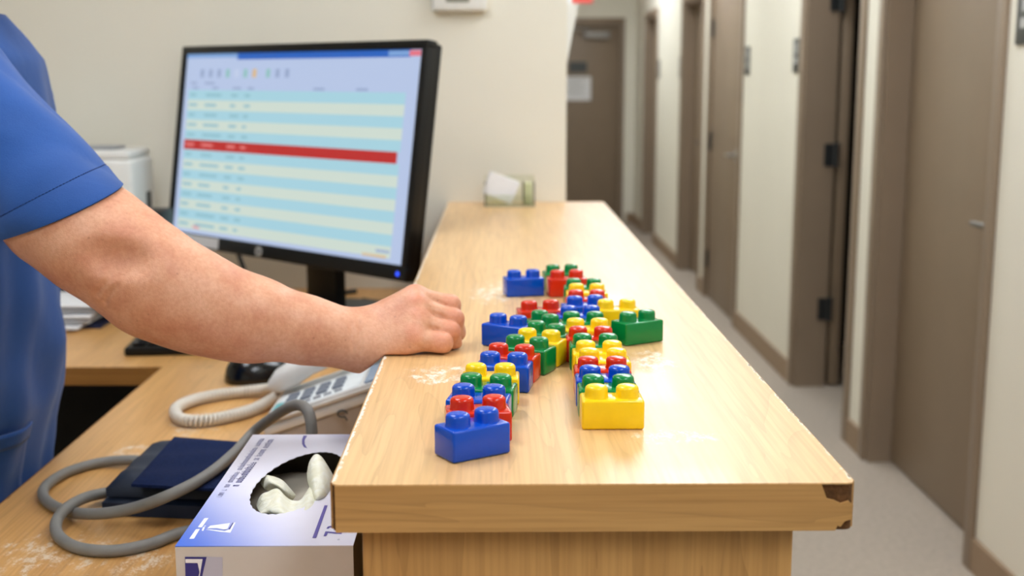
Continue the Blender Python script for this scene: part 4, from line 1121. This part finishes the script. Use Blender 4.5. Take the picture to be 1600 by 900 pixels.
# knuckles (MCP), middle joints (PIP): index, middle, ring, little
FI = [(pt(650, 465, 1.381), pt(704, 476, 1.381), 0.0125, 0.0110),
      (pt(652, 481, 1.367), pt(709, 498, 1.368), 0.0130, 0.0113),
      (pt(654, 504, 1.354), pt(703, 518, 1.354), 0.0128, 0.0113),
      (pt(648, 530, 1.341), pt(690, 536, 1.339), 0.0130, 0.0120)]
PN = np.array([0.05, 0.55, -0.83]); PN /= np.linalg.norm(PN)     # palm side of the rolled hand
WR = [pt(575, 508, 1.375), pt(570, 522, 1.366), pt(566, 537, 1.357), pt(565, 549, 1.350)]
def finger_segments():
    out = []
    for i, (mcp, pip, r0, r1) in enumerate(FI):
        if i < 3:
            dip = pip + PN * [0.021, 0.022, 0.018][i] + np.array([0.001, 0, 0]); tip = dip + PN * 0.003 + np.array([-0.019, -0.002, 0.0])
        else:
            dip = pip + np.array([-0.004, 0.016, -0.003]); tip = dip + np.array([-0.016, 0.004, 0.0])
        out.append([(mcp, pip, r0, r1), (pip, dip, r1, r1 * 0.92), (dip, tip, r1 * 0.92, r1 * 0.78)])
    return out
FSEG = finger_segments()
CARVE = []
def arm_field(P, carve=True):
    d = None
    for (a, ra), (b, rb) in zip(ARM[:-1], ARM[1:]):
        c = sd_cone(P, a, b, ra, rb); d = c if d is None else smin(d, c, 0.022)
    # fleshy forearm bulge and elbow point
    d = smin(d, sd_cone(P, pt(235, 465, 1.345), pt(350, 500, 1.345), 0.034, 0.032), 0.04)
    # hand: palm from four metacarpals, the heel and the ball of the thumb
    palm = None
    for i in range(4):
        c = sd_cone(P, WR[i], FI[i][0] - np.array([0.004, 0, 0]), 0.0165, FI[i][2]); palm = c if palm is None else smin(palm, c, 0.022)
    for i in range(3):     # skin between the knuckles
        palm = smin(palm, sd_cone(P, (WR[i] + WR[i + 1]) / 2 - PN * 0.003, (FI[i][0] + FI[i + 1][0]) / 2 - PN * 0.0025 + np.array([0.002, 0, 0]), 0.015, 0.0105), 0.012)
    for i in range(4):     # flesh on the palm side
        c = sd_cone(P, WR[i] + PN * 0.010, FI[i][0] + PN * 0.009 - np.array([0.006, 0, 0]), 0.0150, 0.0115); palm = smin(palm, c, 0.012)
    palm = smin(palm, sd_cone(P, pt(585, 549, 1.345), pt(632, 545, 1.340), 0.0150, 0.0125), 0.012)
    d = smin(d, palm, 0.020)
    fg = None
    for i, segs in enumerate(FSEG):
        f1 = None
        for (a, b, ra, rb) in segs:
            c = sd_cone(P, a, b, ra, rb); f1 = c if f1 is None else smin(f1, c, 0.005)
        # a rounder knuckle at the middle joint
        fg = f1 if fg is None else np.minimum(fg, f1)
    d = smin(d, fg, 0.0050)
    for i in range(4):     # knuckle heads on the back of the hand
        kh = FI[i][0] - PN * [0.003, 0.004, 0.003, 0.0015][i]
        d = smin(d, sd_ell(P, kh, (0.0115, 0.0105, 0.0105)), 0.008)
    # tendons
    for i in range(1, 4):
        d = smin(d, sd_cone(P, WR[i] - PN * 0.0132 + np.array([0.018, 0, 0]), FI[i][0] - PN * 0.0095, 0.0026, 0.0032), 0.010)
    # thumb folded along the far side under the index finger
    tb = [pt(590, 507, 1.388), pt(636, 499, 1.402), (FI[0][1] + np.array([-0.020, 0.018, -0.014])), (FI[0][1] + np.array([0.000, 0.014, -0.020]))]
    th = sd_cone(P, tb[0], tb[1], 0.0165, 0.0125); th = smin(th, sd_cone(P, tb[1], tb[2], 0.0125, 0.0110), 0.006); th = smin(th, sd_cone(P, tb[2], tb[3], 0.0110, 0.0088), 0.004)
    d = smin(d, th, 0.004)
    if carve:
        for (a, b, ra, rb, k) in CARVE: d = smax(d, -sd_cone(P, a, b, ra, rb), k)
    # the flesh flattens on the counter
    out = np.minimum(T + 0.0012 - P[:, 2], 1.0)
    over = np.maximum(XL + 0.001 - P[:, 0], 0)          # left of the counter edge the arm hangs free
    d = smax(d, np.where(over > 0, out - over * 0.9, out), 0.004)
    return d
def march(px, py):
    o = CAM.astype(np.float32); dr = ray(px, py); dr = dr / np.linalg.norm(dr); t = 1.0
    for _ in range(80):
        p = o + dr * t; v = float(arm_field(np.array([p], np.float32), False)[0])
        if v < 1e-4: break
        t += v * 0.8
    return p - dr * 0.0004
def crease(pts_px, r, k, deep=0.0):
    ps = [march(*q) for q in pts_px]
    vd = ROT.T @ np.array([0, 0, 1.0])
    for a, b in zip(ps[:-1], ps[1:]): CARVE.append((a + vd * (r * 0.55 - deep), b + vd * (r * 0.55 - deep) + np.array([1e-5, 0, 0]), r, r, k))
crease([(164, 474), (169, 460), (180, 447)], 0.0026, 0.005, 0.0006)
crease([(150, 462), (160, 446), (176, 430)], 0.0018, 0.006)
crease([(158, 402), (180, 404), (212, 404)], 0.0105, 0.022, 0.001)
crease([(548, 500), (550, 525), (552, 548)], 0.0010, 0.004)
crease([(560, 500), (563, 530), (563, 552)], 0.0010, 0.004)
crease([(652, 541), (657, 545), (660, 551)], 0.0011, 0.003)
crease([(676, 466), (686, 471), (697, 477)], 0.0009, 0.002, 0.0006)
crease([(680, 489), (688, 492), (697, 497)], 0.0009, 0.002, 0.0006)
crease([(673, 512), (682, 514), (691, 519)], 0.0009, 0.002, 0.0010)

av, af = surface_nets(arm_field, (-0.78, 1.22, 0.98), (-0.02, 1.56, 1.44), 0.0014)
# the rest of the body, coarser: trunk core, neck, head, left arm
BX, BY = -0.745, 1.62
LSH = np.array([-0.715, 1.80, 1.335]); LEL = np.array([-0.835, 1.865, 1.07]); LWR = np.array([-0.830, 1.855, 0.86])
HC = np.array([-0.672, 1.615, 1.605])
BU = -0.724       # head centre, turned a little down towards the counter
def body_field(P):
    d = sd_ell(P, (BX + 0.015, BY, 1.22), (0.095, 0.150, 0.18)); d = smin(d, sd_ell(P, (BX - 0.005, BY, 0.98), (0.095, 0.150, 0.20)), 0.06)
    d = smin(d, sd_cone(P, (BU, BY - 0.10, 1.345), (BU, BY + 0.10, 1.345), 0.045, 0.045), 0.05)
    d = smin(d, sd_cone(P, (BU, BY - 0.10, 1.345), SHO + np.array([-0.006, 0.008, -0.004]), 0.046, 0.062), 0.02)
    d = smin(d, sd_cone(P, (BU, BY, 1.38), (HC[0] - 0.028, BY, 1.53), 0.058, 0.053), 0.04)
    d = smin(d, sd_cone(P, (BU, BY + 0.10, 1.345), LSH, 0.046, 0.056), 0.02)
    d = smin(d, sd_cone(P, LSH, LEL, 0.056, 0.043), 0.02); d = smin(d, sd_cone(P, LEL, LWR, 0.043, 0.027), 0.015)
    hd = sd_ell(P, HC + np.array([-0.012, 0, 0.035]), (0.095, 0.074, 0.092))
    hd = smin(hd, sd_ell(P, HC + np.array([0.022, 0, -0.030]), (0.062, 0.058, 0.088)), 0.03)
    hd = smin(hd, sd_ell(P, HC + np.array([0.056, 0, -0.096]), (0.024, 0.028, 0.020)), 0.02)
    hd = smin(hd, sd_cone(P, HC + np.array([0.078, 0, 0.018]), HC + np.array([0.102, 0, -0.024]), 0.009, 0.0135), 0.012)
    hd = smin(hd, sd_cone(P, HC + np.array([0.076, -0.045, 0.030]), HC + np.array([0.076, 0.045, 0.030]), 0.010, 0.010), 0.012)
    for s in (-1, 1):
        hd = smin(hd, sd_ell(P, HC + np.array([-0.008, s * 0.076, -0.002]), (0.020, 0.008, 0.031)), 0.008)
        hd = smax(hd, -sd_ell(P, HC + np.array([0.092, s * 0.032, 0.008]), (0.016, 0.015, 0.011)), 0.008)
    hd = smin(hd, sd_cone(P, HC + np.array([0.080, -0.020, -0.055]), HC + np.array([0.080, 0.020, -0.055]), 0.007, 0.007), 0.006)
    hd = smin(hd, sd_cone(P, HC + np.array([0.079, -0.017, -0.067]), HC + np.array([0.079, 0.017, -0.067]), 0.008, 0.008), 0.004)
    return smin(d, hd, 0.02)
bv, bf = surface_nets(body_field, (-1.0, 1.36, 0.72), (-0.54, 1.98, 1.76), 0.0048)
# left hand hanging relaxed beside the hip
HW = LWR + np.array([0.004, 0.0, -0.012])
def lhand(P):
    d = sd_cone(P, LWR + np.array([0, 0, 0.03]), HW, 0.0275, 0.025)
    for i in range(4):
        k = HW + np.array([0.032 - 0.020 * i, 0.004, -0.085 - 0.004 * (1.5 - abs(i - 1.2))]); d = smin(d, sd_cone(P, HW + np.array([0.012 - 0.008 * i, 0, -0.01]), k, 0.0165, 0.0115), 0.012)
        ln = [0.040, 0.045, 0.042, 0.033][i]
        m1 = k + np.array([0.004, -0.008, -ln]); m2 = m1 + np.array([-0.002, -0.014, -ln * 0.55]); m3 = m2 + np.array([-0.004, -0.012, -ln * 0.30])
        f1 = smin(sd_cone(P, k, m1, 0.0102, 0.0092), smin(sd_cone(P, m1, m2, 0.0092, 0.0084), sd_cone(P, m2, m3, 0.0084, 0.0070), 0.003), 0.003)
        d = smin(d, f1, 0.004)
    t1 = HW + np.array([0.046, -0.012, -0.050]); t2 = t1 + np.array([0.010, -0.012, -0.032]); t3 = t2 + np.array([0.000, -0.006, -0.024])
    d = smin(d, sd_cone(P, HW + np.array([0.016, -0.004, -0.014]), t1, 0.017, 0.0125), 0.010); d = smin(d, sd_cone(P, t1, t2, 0.0118, 0.0102), 0.004); d = smin(d, sd_cone(P, t2, t3, 0.0102, 0.0080), 0.003)
    return d
hv, hf = surface_nets(lhand, (-0.93, 1.78, 0.63), (-0.73, 1.93, 0.90), 0.0028)

PL = (-0.75, 1.62, 0.0)
person = thing('person', 'person in blue short sleeved scrubs resting a fist on the counter edge', 'person', PL)
def skin_mat():
    mt, nt, bs = new_mat('skin')
    co = coords(nt)
    n1 = node(nt, 'ShaderNodeTexNoise', Scale=22.0, Detail=5.0, Roughness=0.6); nt.links.new(co, n1.inputs['Vector'])
    c = ramp(nt, n1.outputs[0], [(0.30, lin((204, 138, 108))), (0.5, lin((218, 160, 128))), (0.7, lin((228, 176, 146)))])
    n2 = node(nt, 'ShaderNodeTexNoise', Scale=260.0, Detail=3.0); nt.links.new(co, n2.inputs['Vector'])
    c = mixc(nt, 0.5, c, ramp(nt, n2.outputs[0], [(0.35, (0.84, 0.76, 0.70, 1)), (0.62, (1, 1, 1, 1))]), 'MULTIPLY')
    vo = node(nt, 'ShaderNodeTexVoronoi', Scale=75.0); nt.links.new(co, vo.inputs['Vector'])
    n3 = node(nt, 'ShaderNodeTexNoise', Scale=14.0); nt.links.new(co, n3.inputs['Vector'])
    fre = math_n(nt, 'MULTIPLY', math_n(nt, 'SUBTRACT', 1.0, smooth_range(nt, vo.outputs['Distance'], 0.05, 0.13)), smooth_range(nt, n3.outputs[0], 0.48, 0.60))
    c = mixc(nt, math_n(nt, 'MULTIPLY', fre, 0.45), c, lin((142, 82, 56)))
    # pinker knuckles
    tc = nt.nodes.new('ShaderNodeTexCoord'); red = None
    for i in range(4):
        for (q, s) in ((FI[i][0] - PN * 0.010, 0.017), (FI[i][1] - PN * 0.004, 0.018)):
            b = blob(nt, tuple(q - np.array(PL)), (s, s, s)); red = b if red is None else math_n(nt, 'MAXIMUM', red, b)
    c = mixc(nt, math_n(nt, 'MULTIPLY', red, 0.42), c, lin((222, 122, 98)))
    nt.links.new(c, bs.inputs['Base Color'])
    bs.inputs['Roughness'].default_value = 0.46
    bs.inputs['Specular IOR Level'].default_value = 0.42
    bs.inputs['Subsurface Weight'].default_value = 0.12; bs.inputs['Subsurface Radius'].default_value = (0.010, 0.004, 0.002); bs.inputs['Subsurface Scale'].default_value = 0.6
    v2 = node(nt, 'ShaderNodeTexVoronoi', Scale=620.0); nt.links.new(co, v2.inputs['Vector'])
    add_bump(nt, bs, math_n(nt, 'ADD', n2.outputs[0], math_n(nt, 'MULTIPLY', v2.outputs['Distance'], 0.6)), 0.22, 0.0012)
    return mt
M_skin = skin_mat()
allv = np.concatenate([av, bv, hv]) - np.array(PL); o1 = len(av); o2 = o1 + len(bv)
allf = np.concatenate([af, bf + o1, hf + o2])
me = bpy.data.meshes.new('body')
me.vertices.add(len(allv)); me.vertices.foreach_set('co', allv.astype(np.float32).ravel())
me.loops.add(len(allf) * 4); me.loops.foreach_set('vertex_index', allf.astype(np.int32).ravel())
me.polygons.add(len(allf)); me.polygons.foreach_set('loop_start', np.arange(0, len(allf) * 4, 4, dtype=np.int32)); me.polygons.foreach_set('loop_total', np.full(len(allf), 4, np.int32))
me.polygons.foreach_set('use_smooth', np.ones(len(allf), bool))
me.materials.append(M_skin); me.update(calc_edges=True); me.validate()
body = link('body', me, person)
sm_ = body.modifiers.new('soften', 'SMOOTH'); sm_.factor = 0.5; sm_.iterations = 1

# eyes, hair
M_eye = plain('eye_white', (236, 232, 226), 0.15, 0.02); M_iris = plain('iris_brown', (70, 46, 30), 0.15, 0.1)
for s in (-1, 1):
    c = HC + np.array([0.076, s * 0.032, 0.008]) - np.array(PL)
    bm = bmesh.new(); bmesh.ops.create_uvsphere(bm, u_segments=16, v_segments=12, radius=0.0122, matrix=Matrix.Translation(c)); e_ = bm_obj('eye', bm, M_eye, person, smooth=True)
    bm = bmesh.new(); bmesh.ops.create_uvsphere(bm, u_segments=12, v_segments=8, radius=0.0062, matrix=Matrix.Translation(c + np.array([0.0072, 0, -0.002]))); bm_obj('iris', bm, M_iris, e_, smooth=True)
def hair_field(P):
    d = sd_ell(P, HC + np.array([-0.016, 0, 0.042]), (0.101, 0.081, 0.096)); d = smax(d, -(P @ np.array([-0.80, 0, 0.60], np.float32) - float((HC + np.array([0.026, 0, 0.040])) @ np.array([-0.80, 0, 0.60]))), 0.01)
    d = smin(d, sd_ell(P, HC + np.array([-0.075, 0, -0.010]), (0.040, 0.064, 0.075)), 0.02)
    return d + 0.0016 * np.sin(P[:, 1] * 420 + P[:, 2] * 90)
kv, kf = surface_nets(hair_field, HC - 0.17, HC + 0.17, 0.005)
link('hair', mesh_from('hair', kv - np.array(PL), kf.tolist(), plain('hair_brown', (66, 44, 30), 0.5, 0.3, 120, bump=0.6), True), person)

# scrubs
def cloth_mat(name, rgb):
    mt, nt, bs = new_mat(name)
    co = coords(nt)
    n1 = node(nt, 'ShaderNodeTexNoise', Scale=9.0, Detail=4.0); nt.links.new(co, n1.inputs['Vector'])
    c = lin(rgb)
    col = ramp(nt, n1.outputs[0], [(0.3, tuple(x * 0.86 for x in c[:3]) + (1,)), (0.7, tuple(min(1, x * 1.12) for x in c[:3]) + (1,))])
    n2 = node(nt, 'ShaderNodeTexNoise', Scale=700.0, Detail=2.0); nt.links.new(co, n2.inputs['Vector'])
    col = mixc(nt, 0.5, col, ramp(nt, n2.outputs[0], [(0.3, (0.78, 0.80, 0.86, 1)), (0.7, (1, 1, 1, 1))]), 'MULTIPLY')
    nt.links.new(col, bs.inputs['Base Color'])
    bs.inputs['Roughness'].default_value = 0.8; bs.inputs['Specular IOR Level'].default_value = 0.2; bs.inputs['Sheen Weight'].default_value = 0.15
    add_bump(nt, bs, math_n(nt, 'ADD', n1.outputs[0], math_n(nt, 'MULTIPLY', n2.outputs[0], 0.05)), 0.35, 0.012)
    return mt
M_scrub = cloth_mat('scrubs_blue', (38, 82, 152)); M_trouser = cloth_mat('trousers_blue', (50, 96, 170)); M_thread = plain('thread_dark_blue', (28, 58, 118), 0.8, 0.05)
ZS = [0.70, 0.78, 0.835, 0.88, 0.93, 1.00, 1.08, 1.16, 1.24, 1.325, 1.392, 1.425, 1.45]
AX = [0.126, 0.120, 0.114, 0.120, 0.132, 0.137, 0.136, 0.132, 0.132, 0.126, 0.112, 0.090, 0.076]   # half depth (x)
AY = [0.205, 0.205, 0.205, 0.205, 0.203, 0.200, 0.196, 0.192, 0.190, 0.190, 0.176, 0.140, 0.084]   # half width (y)
CXS = [-0.775, -0.768, -0.760, -0.757, -0.752, -0.750, -0.748, -0.745, -0.738, -0.730, -0.724, -0.722, -0.722]
def torso(a, z, off=0.0):
    ax = np.interp(z, ZS, AX); ay = np.interp(z, ZS, AY); cx_ = np.interp(z, ZS, CXS)
    ca, sa = math.cos(a), math.sin(a)
    e = 0.86
    fold = 0.0045 * math.sin(7 * a + 9 * z) * math.sin(11 * z + 2 * a) + 0.003 * math.sin(15 * a - 14 * z) + 0.004 * math.sin(38 * (z + 0.10 * a)) * max(0, 1 - abs(z - 1.0) / 0.22)
    fold *= min(1, max(0, (1.40 - z) / 0.1))
    ax += fold + off; ay += fold + off
    return (cx_ + ax * math.copysign(abs(ca) ** e, ca), BY + ay * math.copysign(abs(sa) ** e, sa), z)
na, nz_ = 120, 80
zs = np.linspace(0.70, 1.45, nz_)
vs = [np.array(torso(2 * PI * k / na, z)) - np.array(PL) for z in zs for k in range(na)]
fs = [(j * na + k, j * na + (k + 1) % na, (j + 1) * na + (k + 1) % na, (j + 1) * na + k) for j in range(nz_ - 1) for k in range(na)]
top = link('scrub_top', mesh_from('scrub_top', vs, fs, M_scrub, True), person)
sd_ = top.modifiers.new('thickness', 'SOLIDIFY'); sd_.thickness = 0.002; sd_.offset = -1
# patch pocket low on the front
def pocket_patch(name, a0, a1, z0f, z1f, off, mat, parent, na_=40, nz2=14):
    vs = []
    for j in range(nz2 + 1):
        for k in range(na_ + 1):
            a = a0 + (a1 - a0) * k / na_; t = j / nz2; z = z0f(a) + (z1f(a) - z0f(a)) * t
            vs.append(np.array(torso(a, z, off)) - np.array(PL))
    w = na_ + 1
    fs = [(j * w + k, j * w + k + 1, (j + 1) * w + k + 1, (j + 1) * w + k) for j in range(nz2) for k in range(na_)]
    o = link(name, mesh_from(name, vs, fs, mat, True), parent)
    s_ = o.modifiers.new('thickness', 'SOLIDIFY'); s_.thickness = 0.003; s_.offset = -1
    return o
pz1 = lambda a: 0.898 + 0.016 * math.cos(a + 0.5)
pk = pocket_patch('pocket', -1.75, -0.12, lambda a: 0.76, pz1, 0.0045, M_scrub, top)
pocket_patch('pocket_hem', -1.75, -0.12, lambda a: pz1(a) - 0.021, lambda a: pz1(a) + 0.0005, 0.0062, M_scrub, pk, 40, 4)
# sleeves
def sleeve(axis, hem_c, hem_e1, hem_e2, r_hem, r_sho, e1s, seed, ns=46, nk=72):
    vs = []
    r_ = random.Random(seed); ph_ = [r_.uniform(0, 6.28) for _ in range(6)]
    for i in range(ns + 1):
        s = i / ns
        c = np.array(axis[0]) * (1 - s) + np.array(hem_c) * s
        ax_ = (np.array(hem_c) - np.array(axis[0])); ax_ /= np.linalg.norm(ax_)
        w = s ** 1.4
        e1 = np.array(e1s) * (1 - w) + np.array(hem_e1) * w; e1 /= np.linalg.norm(e1)
        e2b = np.cross(e1, ax_); e2b /= np.linalg.norm(e2b)
        if e2b @ np.array(hem_e2) < 0: e2b = -e2b
        e2 = e2b * (1 - w) + np.array(hem_e2) * w; e2 -= e1 * (e2 @ e1); e2 /= np.linalg.norm(e2)
        ra = r_sho[0] * (1 - s) + r_hem[0] * s + 0.004 * math.sin(PI * s); rb = r_sho[1] * (1 - s) + r_hem[1] * s
        for k in range(nk):
            a = 2 * PI * k / nk
            amp = (0.35 + 0.65 * math.sin(PI * min(1, s * 1.05)))
            fold = amp * 1.7 * (0.0035 * math.sin(4 * a + 5 * s + ph_[0]) + 0.0030 * math.sin(9 * s - 2 * a + ph_[1]) + 0.0018 * math.sin(7 * a - 8 * s + ph_[2])) * (1 - 0.6 * s)
            vs.append(c + e1 * (ra + fold) * math.cos(a) + e2 * (rb + fold) * math.sin(a))
    fs = [(i * nk + k, i * nk + (k + 1) % nk, (i + 1) * nk + (k + 1) % nk, (i + 1) * nk + k) for i in range(ns) for k in range(nk)]
    p = np.array(vs); f0 = fs[nk * 20]; nrm = np.cross(p[f0[1]] - p[f0[0]], p[f0[2]] - p[f0[1]]); cc = p[nk * 20:nk * 21].mean(0)
    if nrm @ (p[f0[0]] - cc) < 0: fs = [f[::-1] for f in fs]
    return vs, fs
def push_out(vs, n, gap, field, its=3):
    vs = np.array(vs, float)
    for _ in range(its):
        dd = field(vs.astype(np.float32)); gg = vs.reshape(-1, n, 3); nn = gg - gg.mean(1, keepdims=True); nn = (nn / np.maximum(np.linalg.norm(nn, axis=2, keepdims=True), 1e-6)).reshape(-1, 3)
        vs = vs + nn * np.maximum(gap - dd, 0)[:, None]
    return vs
hem_c = pt(91, 330, 1.368)
hv1 = pt(183, 291, 1.362) - pt(-2, 371, 1.362); L1 = np.linalg.norm(hv1); he1 = hv1 / L1
vd_ = ray(91, 330); vd_ /= np.linalg.norm(vd_); he2 = vd_ - he1 * (vd_ @ he1) + np.array([0, 0, 0.10]); he2 -= he1 * (he2 @ he1); he2 /= np.linalg.norm(he2)
SLA = [np.array([-0.728, 1.508, 1.378])]
vs, fs = sleeve(SLA, hem_c, he1, he2, (L1 / 2, 0.0690), (0.104, 0.096), (0.62, -0.05, 0.78), 4)
vs = push_out(vs, 72, 0.0035, arm_field)      # keep the cloth clear of the arm inside it
slv = link('sleeve', mesh_from('sleeve', np.array(vs) - np.array(PL), fs, M_scrub, True), top)
s_ = slv.modifiers.new('thickness', 'SOLIDIFY'); s_.thickness = 0.0022; s_.offset = -1
# stitched hem: a raised band and its row of dark stitches
nk = 72; ns = 46
g = np.array(vs).reshape(ns + 1, nk, 3)
cen = g.mean(1, keepdims=True)
def ring_at(s, off):
    f_i = s * ns; i0 = int(min(f_i, ns - 1)); t = f_i - i0
    r_ = g[i0] * (1 - t) + g[i0 + 1] * t; c = r_.mean(0); n_ = r_ - c; n_ /= np.linalg.norm(n_, axis=1)[:, None]
    return r_ + n_ * off
bm = bmesh.new()
s0 = 0.905
R0, R1 = ring_at(s0, 0.0004), ring_at(s0 + 0.012, 0.0004)
for k in range(nk):
    for q in (0.0, 0.5):
        a = R0[k] * (1 - q) + R0[(k + 1) % nk] * q; b = R0[k] * (1 - q - .33) + R0[(k + 1) % nk] * (q + .33)
        b_tube(bm, [a - np.array(PL), b - np.array(PL)], 0.0006, 4)
tag(bm_obj('stitching', bm, M_thread, slv), kind='stuff')
bm = bmesh.new()
bands = [ring_at(s, o) for s, o in ((s0 + 0.004, 0.0002), (s0 + 0.012, 0.0010), (0.992, 0.0012), (1.0, 0.0004))]
vv = [[bm.verts.new(p - np.array(PL)) for p in b] for b in bands]
for a, b in zip(vv[:-1], vv[1:]):
    for k in range(nk): bm.faces.new((a[k], a[(k + 1) % nk], b[(k + 1) % nk], b[k]))
bm_obj('sleeve_hem', bm, M_scrub, slv, smooth=True)
# left sleeve
lh = LSH * 0.42 + LEL * 0.58
vs2, fs2 = sleeve([np.array([-0.74, 1.765, 1.37])], lh, (0, 1, 0.1), (1, 0, 0.0), (0.068, 0.072), (0.075, 0.085), (0.0, 0.6, 0.78), 9)
vs2 = push_out(vs2, 72, 0.0045, body_field)
s2 = link('sleeve', mesh_from('sleeve', np.array(vs2) - np.array(PL), fs2, M_scrub, True), top)
s_ = s2.modifiers.new('thickness', 'SOLIDIFY'); s_.thickness = 0.0022; s_.offset = -1
# trousers and shoes
bm = bmesh.new()
def loft(bm, rings):
    vv = [[bm.verts.new(p) for p in r] for r in rings]
    n = len(vv[0])
    for a, b in zip(vv[:-1], vv[1:]):
        for k in range(n): bm.faces.new((a[k], a[(k + 1) % n], b[(k + 1) % n], b[k])).smooth = True
def ell_ring(cx_, cy_, z, a, b, n=28): return [Vector((cx_ + a * math.cos(2 * PI * k / n) - PL[0], cy_ + b * math.sin(2 * PI * k / n) - PL[1], z)) for k in range(n)]
loft(bm, [ell_ring(-0.768, BY, z, a, b) for z, a, b in ((0.95, 0.105, 0.165), (0.86, 0.110, 0.175), (0.78, 0.115, 0.185), (0.72, 0.10, 0.17))])
for s in (-1, 1):
    loft(bm, [ell_ring(-0.775 - 0.01 * t, BY + s * (0.092 + 0.012 * t), 0.80 - 0.74 * t, 0.102 - 0.034 * t + 0.004 * math.sin(20 * t), 0.092 - 0.022 * t + 0.004 * math.sin(17 * t)) for t in np.linspace(0, 1, 18)])
bm_obj('trousers', bm, M_trouser, person)
for s in (-1, 1):
    bm = bmesh.new()
    v_, f_ = dome(0.045, 0, 0.0, 0.135, 0.048, 0.085, 0, 24, 8)
    vv = [bm.verts.new((p[0] - 0.785 - PL[0], p[1] + BY + s * 0.105 - PL[1], p[2] + 0.0005)) for p in v_]
    for q in f_: bm.faces.new([vv[i] for i in q])
    bm_obj('shoe', bm, M_white, person, smooth=True)
